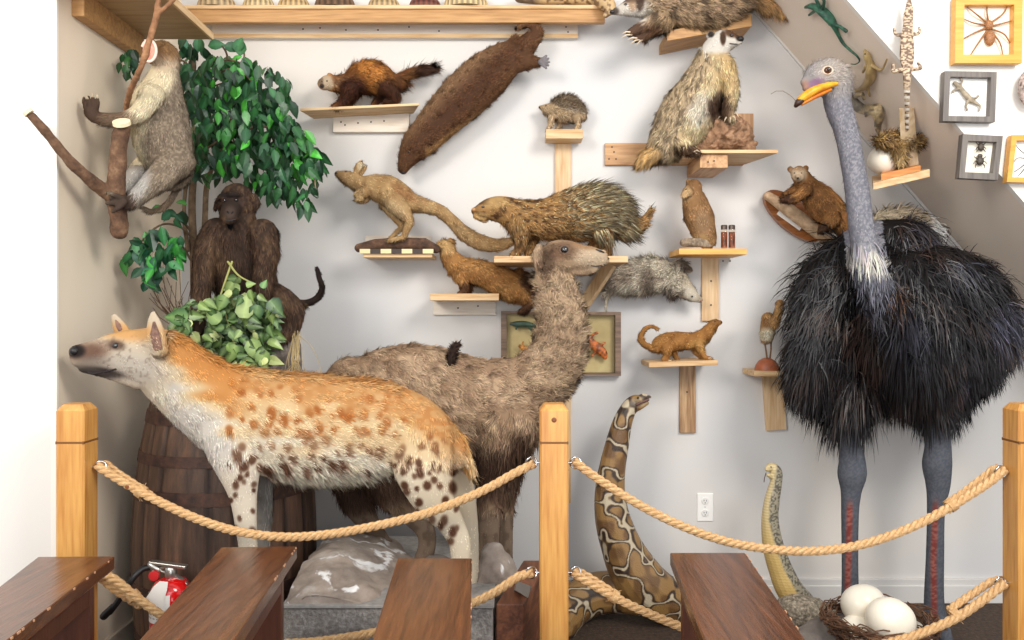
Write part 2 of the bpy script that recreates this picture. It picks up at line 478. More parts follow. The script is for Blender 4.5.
W_WHITE = wall_mat('white_plaster', (228, 224, 218), (232, 228, 221), (235, 230, 223))
W_SOFF = wall_mat('soffit_plaster', (226, 210, 194), (231, 216, 201), (235, 221, 206))
SX = -1.57
struct('wall_back', MB().box(SX-0.1, 3.6, WALL, WALL+0.1, 0, 3.6), W_BACK)
struct('wall_side', MB().box(SX-0.1, SX, 2.75, WALL, 0, 3.6), W_SIDE)
struct('wall_left', MB().box(-4.2, SX-0.0005, 2.745, 2.755, 0, 3.6).box(-4.2, SX-0.1, 2.755, 2.85, 0, 3.6), W_WHITE)
FY = 3.169
def soffZ(X): return 2.764 - 1.145*(X-1.1875)
x0, x1 = 0.42, 2.9
struct('ceiling_slope', MB().hexa([(x0,FY+0.012,soffZ(x0)),(x1,FY+0.012,soffZ(x1)),(x1,WALL,soffZ(x1)),(x0,WALL,soffZ(x0)),
    (x0+0.1,FY+0.012,soffZ(x0)+0.05),(x1+0.1,FY+0.012,soffZ(x1)+0.05),(x1+0.1,WALL,soffZ(x1)+0.05),(x0+0.1,WALL,soffZ(x0)+0.05)]), W_SOFF)
struct('wall_right', MB().hexa([(x0,FY-0.012,soffZ(x0)),(x1,FY-0.012,soffZ(x1)),(x1,FY+0.012,soffZ(x1)),(x0,FY+0.012,soffZ(x0)),
    (x0,FY-0.012,3.7),(x1,FY-0.012,3.7),(x1,FY+0.012,3.7),(x0,FY+0.012,3.7)]), W_WHITE)
struct('floor', MB().box(-4.2, 3.6, -0.5, WALL+0.1, -0.05, 0), rocky('brown_carpet', (52, 38, 30), (70, 54, 42), (92, 74, 58), scale=60, bump=0.5))
bbm = plain('painted_trim', (214, 211, 207), rough=0.5)
struct('baseboard_back', MB().box(SX, 3.6, WALL-0.016, WALL, 0, 0.115, bev=0.003).box(SX, 3.6, WALL-0.022, WALL, 0.0, 0.085, bev=0.004), bbm)
struct('baseboard_side', MB().box(SX, SX+0.016, 2.76, WALL-0.03, 0, 0.115, bev=0.003), plain('painted_trim_warm', (214, 200, 180), rough=0.5))
struct('trim_1', MB().bar((SX-0.001, 2.748, 0.0), (SX-0.001, 2.748, 3.6), 0.02, 0.012), plain('corner_bead', (246, 240, 230), rough=0.5))
# thin trim along the foot of the slope on the back wall
a = Vector((0.42+0.02, WALL-0.006, soffZ(0.42)-0.02)); b_ = Vector((2.9, WALL-0.006, soffZ(2.9)-0.02))
struct('trim_2', MB().bar(a, b_, 0.012, 0.012), plain('painted_trim', (214, 211, 207)))

# ------------------------------------------------------------ camera, light
cam = bpy.data.cameras.new('camera'); co = bpy.data.objects.new('camera', cam); C.objects.link(co)
cam.sensor_width = 36; cam.lens = 36*F/1024; cam.shift_y = -8/1024; co.location = (0, 0, H); co.rotation_euler = (math.pi/2, 0, 0)
cam.clip_start = 0.05
bpy.context.scene.camera = co
def area(name, loc, target, size, power, col, sy=None, spread=None):
    l = bpy.data.lights.new(name, 'AREA'); l.shape = 'RECTANGLE'; l.size = size; l.size_y = sy or size; l.energy = power; l.color = col
    o = bpy.data.objects.new(name, l); C.objects.link(o); o.location = loc
    o.rotation_euler = (Vector(target)-Vector(loc)).to_track_quat('-Z', 'Y').to_euler(); return o
area('left_key_light', (-2.3, -0.6, 3.1), (0.2, 3.6, 1.2), 1.3, 105, (1.0, 0.93, 0.84))  # warm key from the upper left, source out of view
area('ceiling_light', (2.0, 0.3, 3.4), (0.3, 3.6, 1.3), 1.2, 105, (1.0, 0.95, 0.88))
area('fill_light', (0.2, -1.5, 1.5), (0.0, 3.6, 1.2), 3.0, 62, (0.93, 0.96, 1.0))  # broad cool fill added behind the camera
w = bpy.data.worlds.new('world'); bpy.context.scene.world = w; w.use_nodes = True
w.node_tree.nodes['Background'].inputs[0].default_value = (0.93, 0.96, 1.0, 1); w.node_tree.nodes['Background'].inputs[1].default_value = 0.95
vs_ = bpy.context.scene.view_settings; vs_.view_transform = 'Standard'; vs_.look = 'None'; vs_.exposure = 0.0; vs_.gamma = 1.0

# ============================================================ WOOD
PINE_X = lambda: wood('pale_pine', (226, 196, 152), (186, 142, 92), 'X', contrast=0.7)
PINE_Y = lambda: wood('pale_pine', (226, 196, 152), (186, 142, 92), 'Y', contrast=0.7)
PINE_Z = lambda: wood('pale_pine', (228, 200, 160), (198, 158, 112), 'Z', contrast=0.7)
WHITE_X = lambda: wood('whitewashed_pine', (236, 226, 212), (212, 194, 172), 'X', contrast=0.5)
POST_W = lambda: wood('honey_pine', (216, 162, 88), (182, 118, 54), 'Z', rough=0.4, coat=0.2, contrast=0.55)
PLY = lambda: wood('plywood', (188, 156, 112), (156, 122, 82), 'X', contrast=0.4, scale=0.6)
OAK = lambda: wood('tan_lumber', (198, 152, 98), (150, 106, 62), 'X', contrast=0.5)
DARKHOLE = lambda: plain('screw_hole', (45, 34, 26))
def holes(parent, pts, Yf, r=0.9):
    for (u, v) in pts:
        m = MB(); p = P(u, v, Yf); m.lathe(p + Vector((0, -0.0008, 0)), [(S(r, Yf), 0), (S(r*0.5, Yf), 0.002)], 8, axis='Y'); m.build('screw', DARKHOLE(), parent)

def shelf(name, label, Y1, bx, by, cx=None, post=None, tilt=0, group=None, mats=None, cm=None, pm=None, dots=(), zthick=None):
    """bx=(u0,u1) front edge, by=(v0,v1) front edge in the frame, front at depth Y1; wall behind; cx=(u0,u1,v0,v1) cleat on the wall; post=(u0,u1,v0,v1) upright on the wall"""
    a = P(bx[0], by[1], Y1); b = P(bx[1], by[0], Y1)
    root = thing(name, label, 'shelf', ((a.x+b.x)/2, WALL-0.02, a.z), group)
    m = MB(); dz = math.tan(math.radians(tilt))*(b.x-a.x)
    m.hexa([(a.x,Y1,a.z),(b.x,Y1,a.z+dz),(b.x,WALL-0.02,a.z+dz),(a.x,WALL-0.02,a.z),(a.x,Y1,b.z),(b.x,Y1,b.z+dz),(b.x,WALL-0.02,b.z+dz),(a.x,WALL-0.02,b.z)], bev=0.002)
    m.build('shelf_board', mats or PINE_X(), root)
    YW = WALL-0.02
    if cx:
        q = P(cx[0], cx[3], YW); s_ = P(cx[1], cx[2], YW); m = MB().box(q.x, s_.x, YW, WALL, q.z, min(s_.z, a.z), bev=0.002)
        m.build('cleat', cm or WHITE_X(), root)
    if post:
        q = P(post[0], post[3], YW); s_ = P(post[1], post[2], YW)
        m = MB().box(q.x, s_.x, YW+0.002, WALL, q.z, min(s_.z, a.z), bev=0.002); m.build('upright_board', pm or PINE_Z(), root)
    holes(root, dots, YW)
    return root

# --- long shelf at the top
t = thing('wall_shelf', 'long pine shelf with whitish wall cleat running along the top of the wall', 'shelf', tuple(P(400, 22, 3.6)))
a = P(150, 9, 3.66); b = P(605, 22.5, 3.66)
MB().box(-1.5, b.x, 3.66, 3.69, b.z, a.z, bev=0.003).build('fascia', OAK(), t)
MB().box(-1.5, b.x+0.01, 3.65, WALL, a.z-0.002, a.z+0.016, bev=0.003).build('shelf_board', PINE_X(), t)
q = P(212, 38, WALL-0.03); s_ = P(578, 22, WALL-0.03)
MB().box(q.x, s_.x, WALL-0.03, WALL, q.z, s_.z+0.02, bev=0.003).build('cleat', WHITE_X(), t)
MB().box(q.x, s_.x, WALL-0.034, WALL-0.03, q.z, q.z+0.018).build('cleat_lip', PINE_X(), t)
holes(t, [(303, 29), (320, 28), (346, 30), (378, 30), (409, 27), (439, 31), (566, 27), (568, 32)], WALL-0.03)
TOPZ = a.z + 0.016
# --- plywood shelf on the side wall
t = thing('wall_shelf', 'plywood corner shelf on a thick tan beam above the monkey on the branch', 'shelf', tuple(P(130, 30, 3.0)))
zc = P(68, 16, 2.85).z; zt = P(131, 37, 3.33).z
MB().box(SX, SX+0.045, 2.85, 3.32, zc, zt, bev=0.004).build('cleat', OAK(), t)
xr = P(211, 39, 3.36).x
MB().box(SX, xr, 2.45, 3.36, zt, zt+0.022, bev=0.002).build('shelf_board', PLY(), t)
MB().box(xr, xr+0.012, 2.45, 3.36, zt-0.004, zt+0.026, bev=0.002).build('edge_strip', PINE_Y(), t)

# --- the small wall shelves
t = thing('wall_shelf', 'pine shelf under the polecat with a pale cleat with screw holes', 'shelf', tuple(P(365, 105, 3.75)))
m = MB(); A = []; B = [P(322, 119, 3.78), P(407, 103, 3.78)]
PY_ = 3.63; zf0 = P(300, 111, PY_).z; zf1 = P(419, 105.5, PY_).z
xa, xb, xc, xd = P(300, 110, PY_).x, P(419, 105, PY_).x, P(407, 103, 3.78).x, P(322, 117, 3.78).x
m.hexa([(xa,PY_,zf0),(xb,PY_,zf1),(xc+0.03,WALL-0.02,zf1),(xd-0.04,WALL-0.02,zf0),(xa,PY_,zf0+0.012),(xb,PY_,zf1+0.012),(xc+0.03,WALL-0.02,zf1+0.012),(xd-0.04,WALL-0.02,zf0+0.012)], bev=0.002)
m.build('shelf_board', PINE_X(), t)
q = P(333, 132, WALL-0.03); s_ = P(409, 112, WALL-0.03)
MB().box(q.x, s_.x, WALL-0.03, WALL, q.z, s_.z, bev=0.002).build('cleat', WHITE_X(), t); holes(t, [(341, 122), (345, 125), (358, 123), (371, 122), (384, 121)], WALL-0.03)

shelf('wall_shelf', 'tiny block shelf under the hedgehog on a pale upright', 3.67, (546, 583), (129, 138.5), post=(555, 571, 138, 258))
shelf('wall_shelf', 'shelf under the porcupine with a slanted brace', 3.4, (494, 628), (256, 262.5), mats=PINE_X())
br = bpy.data.objects['wall_shelf.004'] if 'wall_shelf.004' in bpy.data.objects else None
m = MB(); m.bar(P(612, 262, 3.62), P(583, 306, 3.775), 0.07, 0.02, up=(1, 0, 0.4), bev=0.002); m.build('brace', PINE_Z(), br)
shelf('wall_shelf', 'small pine shelf with pale cleat under the forefeet of the orange mink', 3.58, (430, 499), (293.5, 300.5), cx=(433, 496, 300, 315), dots=[(458, 308), (478, 306)])
shelf('wall_shelf', 'yellow pine shelf with upright holding the furry stump and jars', 3.55, (679, 747), (248.5, 254.5), post=(702, 719, 254, 321), mats=wood('yellow_pine', (236, 184, 100), (206, 146, 66), 'X', contrast=0.4), dots=[(723, 261), (730, 261), (711, 281), (711, 305)])
shelf('wall_shelf', 'short T shaped shelf under the yellow mongoose', 3.56, (649, 718), (362.5, 367.5), tilt=2, post=(680, 696, 366, 433), pm=wood('knotty_brown', (206, 172, 132), (150, 112, 76), 'Z'), dots=[(687, 392)])
t = thing('wall_board', 'narrow vertical pine board on wall behind the lizard frame and center post', 'board', tuple(P(563, 503, WALL-0.02)))
q = P(553, 503, WALL-0.018); s_ = P(571, 265, WALL-0.018); MB().box(q.x, s_.x, WALL-0.018, WALL, q.z, s_.z, bev=0.002).build('board', PINE_Z(), t); holes(t, [(562, 396), (568, 470)], WALL-0.018)
# potoroo shelf + log
t = shelf('wall_shelf', 'small pine shelf carrying the dark log under the rat kangaroo', 3.58, (363, 432), (253, 257.5), cx=None)
q = P(365, 254, WALL-0.02); s_ = P(431, 236, WALL-0.02); MB().box(q.x, s_.x, WALL-0.02, WALL, q.z, s_.z, bev=0.002).build('back_board', WHITE_X(), t)
m = MB()
for i in range(7):
    p0 = P(360+i*10.5, 250, 3.575); p1 = P(360+(i+1)*10.5, 254, 3.575)
    m.box(p0.x, p1.x, 3.566, 3.574, p1.z+0.002, p0.z+0.004, mi=i % 2)
m.build('checkered_edge', [plain('cream_paint', (232, 208, 160)), plain('dark_paint', (60, 45, 38))], t)
m = MB(); m.tube([P(359, 248, 3.62), P(375, 245, 3.62), P(400, 243.5, 3.62), P(425, 244, 3.62), P(436, 249, 3.62)], [S(4.5, 3.6), S(6, 3.6), S(6.3, 3.6), S(6, 3.6), S(4.5, 3.6)], 12)
o = m.build('log', rocky('dark_bark', (62, 44, 34), (98, 70, 52), (140, 104, 78), scale=30, bump=1.0), None, smooth=True); tag(o, 'short dark bark log on the checkered shelf under the rat kangaroo', 'log')
# badger shelf group
t = thing('wall_shelf', 'pointed plank shelf with block support and brown backboards under the standing badger', 'shelf', tuple(P(700, 150, 3.7)))
q = P(605, 165, WALL-0.02); s_ = P(744, 143, WALL-0.02); MB().box(q.x, s_.x, WALL-0.02, WALL, q.z, s_.z, bev=0.002).build('back_board', wood('brown_board', (206, 164, 118), (168, 122, 80), 'X'), t)
q = P(720, 150, WALL-0.04); s_ = P(753, 114, WALL-0.04); MB().box(q.x, s_.x, WALL-0.05, WALL-0.02, q.z, s_.z, bev=0.002).build('upright_block', wood('brown_board', (206, 164, 118), (168, 122, 80), 'Z'), t)
holes(t, [(612, 147), (614, 152), (609, 159), (616, 159)], WALL-0.02)
m = MB(); pz = P(700, 153, 3.5).z
fl = [P(658, 153, 3.68), P(700, 151, 3.5), P(778, 149, 3.5), P(745, 149, WALL-0.03), P(655, 152, WALL-0.03)]
vs1 = [(p.x, p.y, pz) for p in fl] + [(p.x, p.y, pz+0.014) for p in fl]
m.add(vs1, [(4,3,2,1,0),(5,6,7,8,9)] + [(i, (i+1) % 5, (i+1) % 5+5, i+5) for i in range(5)]); m.build('shelf_board', PINE_X(), t)
q = P(700, 168, 3.52); s_ = P(720, 155, 3.52); MB().box(q.x, s_.x+0.035, 3.52, WALL-0.02, q.z, pz-0.001, bev=0.003).build('support_block', wood('brown_board', (206, 164, 118), (168, 122, 80), 'Y'), t); holes(t, [(708, 162), (714, 161)], 3.52)
# block for the lying badger
t = thing('wooden_block', 'tilted pine block shelf under the badger lying at the top', 'shelf', tuple(P(710, 30, 3.6)))
m = MB(); a0 = P(667, 41, 3.6); a1 = P(667, 31, 3.6); b0 = P(752, 26, 3.64); b1 = P(752, 13, 3.64)
m.hexa([a0, b0, (b0.x, WALL, b0.z), (a0.x, WALL, a0.z), a1, b1, (b1.x, WALL, b1.z), (a1.x, WALL, a1.z)], bev=0.003); m.build('block', OAK(), t)
# small shelf at ostrich's left
t = shelf('wall_shelf', 'little scalloped shelf on a slim leaning board beside the ostrich', 3.6, (754, 784), (371, 376.5), tilt=0)
m = MB(); m.bar(P(772, 372, WALL-0.012), P(776, 430, WALL-0.012), 0.095, 0.02, up=(0, 1, 0), bev=0.002); m.build('upright_board', PINE_Z(), t)
# shelf under the egg and little crocodile
t = thing('wall_shelf', 'layered slanting wooden shelf holding the large egg and nest below the crocodile', 'shelf', tuple(P(900, 180, 3.6)))
m = MB(); m.hexa([P(873, 190, 3.35), P(930, 177, 3.30), P(905, 176, 3.7), P(872, 184, 3.7), P(873, 183, 3.35), P(930, 169, 3.30), P(905, 168, 3.7), P(872, 176, 3.7)], bev=0.002); m.build('shelf_board', PINE_X(), t)
m = MB(); m.hexa([P(881, 181, 3.38), P(921, 172, 3.36), P(905, 171, 3.6), P(884, 175, 3.6), P(881, 174, 3.38), P(921, 165, 3.36), P(905, 164, 3.6), P(884, 168, 3.6)], bev=0.002); m.build('upper_board', wood('orange_board', (224, 156, 82), (190, 120, 56), 'X'), t)
m = MB(); m.hexa([P(902, 168, 3.42), P(919, 167, 3.42), P(919, 167, 3.45), P(902, 168, 3.45), P(899, 108, 3.30), P(914, 108, 3.30), P(914, 108, 3.33), P(899, 108, 3.33)], bev=0.002)
m.build('upright_board', wood('pale_stick', (222, 200, 168), (196, 168, 128), 'Z'), t)

# ============================================================ FENCE POSTS AND ROPES
def fence_post(uL, label, knot=None, hooks=()):
    x = P(uL, 0, 2.57).x; w = 0.092; zt = P(0, 405, 2.57).z; y0, y1 = 2.57, 2.662; x1 = x + w
    t = thing('fence_post', label, 'post', ((x+x1)/2, 2.616, 0), 'pine fence posts')
    zg = P(0, 443, 2.57).z; g = 0.004; c = 0.014
    prof = [(0, 0), (zg-g, 0), (zg, -g), (zg+g, 0), (zt-0.02, 0), (zt, -c)]
    m = MB(); rings = []
    for z, o in prof:
        q = 0.006
        X0, X1, Y0, Y1 = x-o, x1+o, y0-o, y1+o
        rings.append([(X0+q,Y0,z),(X1-q,Y0,z),(X1,Y0+q,z),(X1,Y1-q,z),(X1-q,Y1,z),(X0+q,Y1,z),(X0,Y1-q,z),(X0,Y0+q,z)])
    vs = [p for r_ in rings for p in r_]; fs = []
    for i in range(len(rings)-1):
        for j in range(8): fs.append((i*8+j, i*8+(j+1) % 8, (i+1)*8+(j+1) % 8, (i+1)*8+j))
    fs.append(tuple(range(8))[::-1]); fs.append(tuple(8*(len(rings)-1)+j for j in range(8)))
    m.add(vs, fs); m.build('shaft', POST_W(), t)
    m = MB(); m.box(x+0.0005, x1-0.0005, y0+0.0005, y1-0.0005, zg-0.0045, zg+0.0045); m.build('groove', plain('groove_shadow', (120, 76, 34)), t)
    for (u, v, r) in (knot or []):
        p = P(u, v, 2.569); MB().lathe(p, [(S(r, 2.57), 0), (S(r*0.6, 2.57), -0.0012), (0.0003, -0.0013)], 14, axis='Y').build('knot', plain('pine_knot', (120, 66, 26), rough=0.4), t)
    for side, v in hooks:
        sx = x1 if side > 0 else x
        c = Vector((sx + side*0.026, 2.625, P(0, v, 2.62).z))
        m = MB(); m.tube([(sx-side*0.01, 2.625, c.z), (sx+side*0.012, 2.625, c.z)], 0.004, 8)
        R = 0.018; m.tube([c + Vector((math.cos(a)*R, 0.004*math.sin(a*2), math.sin(a)*R)) for a in [2*math.pi*i/20 for i in range(21)]], 0.0032, 8, cap=False)
        m.build('screw_eye', plain('steel', (205, 205, 205), rough=0.18, metal=1.0), t, smooth=True)
    return t
fence_post(55, 'squared pine fence post at the left in front of the white wall edge', [(128/1.333+31, 487, 2.2)], [(1, 467), (1, 572)])
fence_post(540, 'squared pine fence post in the centre between the two long rope spans', [(554, 420, 2.6)], [(-1, 463), (1, 463), (-1, 573), (1, 573)])
fence_post(1019, 'squared pine fence post at the right edge beside the ostrich', [], [(-1, 472), (-1, 583)])

ROPE = lambda: rocky('manila_rope', (192, 148, 98), (210, 170, 120), (230, 200, 156), scale=90, bump=0.6, rough=0.8)
def rope_geo(mb, pts, R=0.0145, pitch=0.075, phase=0):
    pts = [Vector(p) for p in pts]
    R3 = cr([tuple(p) for p in pts], 40); d = np.linalg.norm(np.diff(R3, axis=0), axis=1); s = np.concatenate([[0], np.cumsum(d)])
    n = max(8, int(s[-1]/pitch*12)); q = np.linspace(0, s[-1], n)
    X = np.stack([np.interp(q, s, R3[:, i]) for i in range(3)], 1); T = unit(np.gradient(X, axis=0))
    b = np.array([0, 1.0, 0]); B = unit(b - T*(T@b)[:, None]); A = np.cross(T, B)
    for k in range(3):
        ph = 2*math.pi*k/3 + phase + 2*math.pi*q/pitch
        Y = X + (A*np.cos(ph)[:, None] + B*np.sin(ph)[:, None])*R*0.52
        mb.tube([Vector(v) for v in Y], R*0.56, 7)
def rope(label, main, back, wrap=None, group='thick twisted ropes strung between the posts'):
    t = thing('rope', label, 'rope', tuple(P(*main[len(main)//2])), group)
    m = MB(); rope_geo(m, [P(*p) for p in main]); m.build('span', ROPE(), t, smooth=True)
    for bk in back:
        m = MB(); rope_geo(m, [P(*p) for p in bk], R=0.0125, phase=1.0); m.build('loop', ROPE(), t, smooth=True)
    for (u, v, Y, ang) in (wrap or []):
        c = P(u, v, Y); m = MB(); d = Vector((math.cos(ang), 0, -math.sin(ang))); n = Vector((math.sin(ang), 0, math.cos(ang)))
        for j in range(5):
            cc = c + d*(j-2)*0.0045
            m.tube([cc + (n*math.cos(a)*0.0185 + Vector((0, 1, 0))*math.sin(a)*0.024) for a in [2*math.pi*i/14 for i in range(15)]], 0.0035, 6, cap=False)
        for j in range(14):
            aa = random.uniform(0, 6.28); q = c + n*0.017*random.choice([-1, 1]); e = q + Vector((random.uniform(-.02, .02), random.uniform(-.01, .01), random.uniform(-.02, .015)))
            m.tube([q, e], 0.0011, 4)
        m.build('whipping', ROPE(), t, smooth=True)
    return t
Yr = 2.625
rope('upper rope hanging between the left post and the centre post in front of the hyena',
     [(98, 466, Yr), (125, 483, Yr), (160, 502, Yr), (200, 520, Yr), (240, 532, Yr), (285, 537, Yr), (330, 534, Yr), (380, 525, Yr), (430, 512, Yr), (480, 492, Yr), (515, 473, Yr), (533, 464, Yr)],
     [[(98, 468, Yr+0.01), (104, 463, Yr+0.03), (116, 472, Yr+0.035), (134, 484, Yr+0.03), (150, 495, Yr+0.02)]], [(141, 491.5, Yr+0.012, 0.6)])
rope('upper rope hanging between the centre post and the right post in front of the ostrich',
     [(575, 462, Yr), (600, 480, Yr), (640, 505, Yr), (680, 525, Yr), (725, 541, Yr), (770, 549, Yr), (815, 551, Yr), (860, 545, Yr), (905, 530, Yr), (945, 510, Yr), (985, 485, Yr), (1004, 470, Yr)],
     [[(1003, 473, Yr+0.01), (996, 468, Yr+0.03), (985, 476, Yr+0.04), (960, 495, Yr+0.035), (948, 502, Yr+0.02)]], [(951, 505, Yr+0.01, -0.6)])
rope('lower rope dipping behind the benches from the left post to the centre post',
     [(99, 572, Yr), (115, 580, Yr), (140, 600, Yr), (175, 622, Yr), (240, 642, Yr), (300, 643, Yr), (350, 637, Yr), (400, 627, Yr), (450, 612, Yr), (490, 595, Yr), (518, 577, Yr), (532, 573, Yr)],
     [[(99, 574, Yr+0.01), (103, 580, Yr+0.03), (118, 592, Yr+0.035), (140, 606, Yr+0.02)]], [(133, 596, Yr+0.015, 0.75)])
rope('lower rope sloping down right of the centre post and up to the right post',
     [(574, 573, Yr), (590, 583, Yr), (620, 600, Yr), (650, 614, Yr), (690, 630, Yr), (760, 652, Yr), (830, 655, Yr), (900, 640, Yr), (950, 621, Yr), (980, 602, Yr), (1004, 584, Yr)],
     [[(574, 575, Yr+0.01), (580, 572, Yr+0.03), (600, 584, Yr+0.035), (617, 595, Yr+0.02)], [(1003, 586, Yr+0.01), (995, 580, Yr+0.03), (975, 592, Yr+0.04), (950, 609, Yr+0.02)]], [(614, 596, Yr+0.012, 0.55), (955, 614, Yr+.015, -0.6)])

# ============================================================ BENCHES
BENCH = wood('brown_painted_board', (112, 66, 38), (62, 34, 20), 'Y', rough=0.25, coat=0.3, contrast=0.6, scale=1.2, bump=0.35)
BENCH2 = wood('brown_painted_side', (92, 50, 32), (66, 34, 22), 'Z', rough=0.4, contrast=0.4)
CHIP = plain('chipped_edge', (196, 150, 116), rough=0.8)
ZB = 0.64
def bench(label, fl, fr, nl, nr, legoff=(0.10, 0.95)):
    def G(p): Y = (H-ZB)*F/(p[1]-CY); return P(p[0], p[1], Y)
    a, b, c, d = G(fl), G(fr), G(nl), G(nr)
    dl = (c-a).normalized(); dr = (d-b).normalized(); L = 1.35
    c = a + dl*L; d = b + dr*L
    t = thing('bench', label, 'bench', tuple(((a+b+c+d)/4).xy)+(0,), 'brown plank benches')
    th = 0.04; m = MB()
    vz = Vector((0, 0, -th)); m.hexa([c+vz, d+vz, b+vz, a+vz, c, d, b, a], bev=0.004); m.build('seat', BENCH, t)
    rng = random.Random(len(label))
    m = MB()
    for i in range(14):
        s0 = rng.random()**1.5; q = b + (d-b)*s0; w = rng.uniform(0.002, 0.016)
        m.box(q.x-0.0012, q.x+0.0012, q.y-w/2, q.y+w/2, ZB-0.005, ZB+0.0004)
    m.build('paint_chips', CHIP, t)['kind'] = 'stuff'
    for off in legoff:
        p = a + dl*off; q = b + dr*off; ins = (q-p).normalized()*0.02
        p = p+ins; q = q-ins; e = (dl+dr).normalized()*0.038
        m = MB(); m.hexa([(p.x,p.y,0),(q.x,q.y,0),(q.x+e.x,q.y+e.y,0),(p.x+e.x,p.y+e.y,0),(p.x,p.y,ZB-th),(q.x,q.y,ZB-th),(q.x+e.x,q.y+e.y,ZB-th),(p.x+e.x,p.y+e.y,ZB-th)], bev=0.003); m.build('leg', BENCH2, t)
    p = (a+b)/2 + dl*legoff[0]; q = (a+b)/2 + dl*legoff[1]
    m = MB(); m.bar((p.x, p.y, 0.25), (q.x, q.y, 0.25), 0.035, 0.09, bev=0.003); m.build('stretcher', BENCH2, t)
    # apron board under the seat along both sides
    for (s0, s1, k) in ((a, dl, 1), (b, dr, -1)):
        n = (b-a).normalized()*0.03*k
        p = s0 + s1*(legoff[0]+0.04) + n; q = s0 + s1*(legoff[1]) + n
        m = MB(); m.bar((p.x, p.y, ZB-th-0.03), (q.x, q.y, ZB-th-0.03), 0.02, 0.06); m.build('apron', BENCH2, t)
bench('brown plank bench in the lower left corner over the foot of the left post', (38, 556.5), (115, 556), (-70, 640), (8, 640))
bench('brown plank bench with chipped edge in front of the barrel and fire extinguisher', (221, 547), (297, 546), (139, 640), (234, 640))
bench('brown plank bench running straight away left of the centre post', (397.5, 558), (472, 558), (372, 640), (470.7, 640))
bench('dull brown plank bench between the python and the cobra', (670, 552.5), (745, 552.5), (704, 640), (806, 640))

# ============================================================ BARREL
def barrel():
    c = P(227, 400, 3.28); R = 0.357; t = thing('barrel', 'dark weathered wooden barrel behind the hyena with rusty hoops', 'barrel', (c.x, 3.28, 0))
    hgt = 1.035; seg = 120; ns = 22; prof = []; m = MB(); rng = random.Random(5)
    cols = []
    for i in range(ns):
        g = rng.uniform(0.6, 1.4); cols.append((0.105*g, 0.056*g, 0.034*g))
    rows = 24; vs = []; vc = []
    for i in range(rows+1):
        z = hgt*i/rows; q = (z/hgt-0.42)/0.58; r = R*(1-0.20*q*q) if q > 0 else R*(1-0.16*q*q)
        for j in range(seg):
            b = 2*math.pi*j/seg; s_ = (j*ns/seg) % 1; gro = 0.006 if s_ < 0.12 or s_ > 0.95 else 0
            rr = r - gro; vs.append((c.x+rr*math.cos(b), 3.28+rr*math.sin(b), z))
            cc = cols[int(j*ns/seg)]; k = 0.35 if gro else 0.8+0.5*_n(vs[-1][0]*6+int(j*ns/seg)*3, z*1.6)
            vc.append((cc[0]*k, cc[1]*k, cc[2]*k))
    fs = [(i*seg+j, i*seg+(j+1) % seg, (i+1)*seg+(j+1) % seg, (i+1)*seg+j) for i in range(rows) for j in range(seg)]
    fs.append(tuple(range(seg))[::-1])
    m.v = vs; m.f = fs; m.m = [0]*len(fs); m.c = vc
    m.build('staves', BARREL_M(), t, smooth=False)
    rt = R*0.8
    MB().lathe((c.x, 3.28, hgt-0.04), [(rt*0.98, 0), (rt*0.98, 0.02)], 48).build('lid', wood('barrel_head', (96, 66, 46), (54, 36, 26), 'X'), t)
    for z0, hh in ((0.10, .05), (0.30, .045), (0.66, 0.05), (0.80, 0.04), (0.95, 0.045)):
        pr = []
        for z in (z0, z0+hh):
            q = (z/hgt-0.42)/0.58; r = R*(1-0.20*q*q) if q > 0 else R*(1-0.16*q*q); pr.append((r+0.002, z))
        m = MB(); pr = [(pr[0][0]-0.004, pr[0][1]), (pr[0][0]+0.0015, pr[0][1]), (pr[1][0]+0.0015, pr[1][1]), (pr[1][0]-0.004, pr[1][1])]
        m.lathe((c.x, 3.28, 0), pr, 80); m.build('hoop', rocky('rusty_hoop', (50, 34, 28), (74, 48, 36), (96, 62, 44), scale=25, bump=0.4, rough=0.7), t, smooth=True)
    return c
def _n(a, b): return mnoise.noise(Vector((a, b, 0.3)))+0.5
def BARREL_M():
    m, nt, b = newmat('old_oak')
    a = node(nt, 'ShaderNodeAttribute', attribute_name='Col'); tc = node(nt, 'ShaderNodeTexCoord'); mp = node(nt, 'ShaderNodeMapping'); mp.inputs['Scale'].default_value = (16, 16, 2)
    n = node(nt, 'ShaderNodeTexNoise'); n.inputs['Scale'].default_value = 2.0; n.inputs['Detail'].default_value = 7; n.inputs['Roughness'].default_value = 0.7
    nt.links.new(tc.outputs['Object'], mp.inputs['Vector']); nt.links.new(mp.outputs['Vector'], n.inputs['Vector'])
    r = ramp(nt, [(0.3, (120, 120, 120)), (0.55, (190, 190, 190)), (0.75, (255, 235, 205))]); nt.links.new(n.outputs['Fac'], r.inputs['Fac'])
    mx = node(nt, 'ShaderNodeMix', data_type='RGBA', blend_type='MULTIPLY'); mx.inputs['Factor'].default_value = 1.0
    nt.links.new(a.outputs['Color'], mx.inputs['A']); nt.links.new(r.outputs['Color'], mx.inputs['B'])
    sc = node(nt, 'ShaderNodeMix', data_type='RGBA', blend_type='ADD'); sc.inputs['Factor'].default_value = 1.0
    nt.links.new(mx.outputs['Result'], sc.inputs['A']); nt.links.new(mx.outputs['Result'], sc.inputs['B'])
    nt.links.new(sc.outputs['Result'], b.inputs['Base Color']); b.inputs['Roughness'].default_value = 0.6
    bp = node(nt, 'ShaderNodeBump'); bp.inputs['Strength'].default_value = 0.5; bp.inputs['Distance'].default_value = 0.006
    nt.links.new(n.outputs['Fac'], bp.inputs['Height']); nt.links.new(bp.outputs['Normal'], b.inputs['Normal']); return m
barrel()

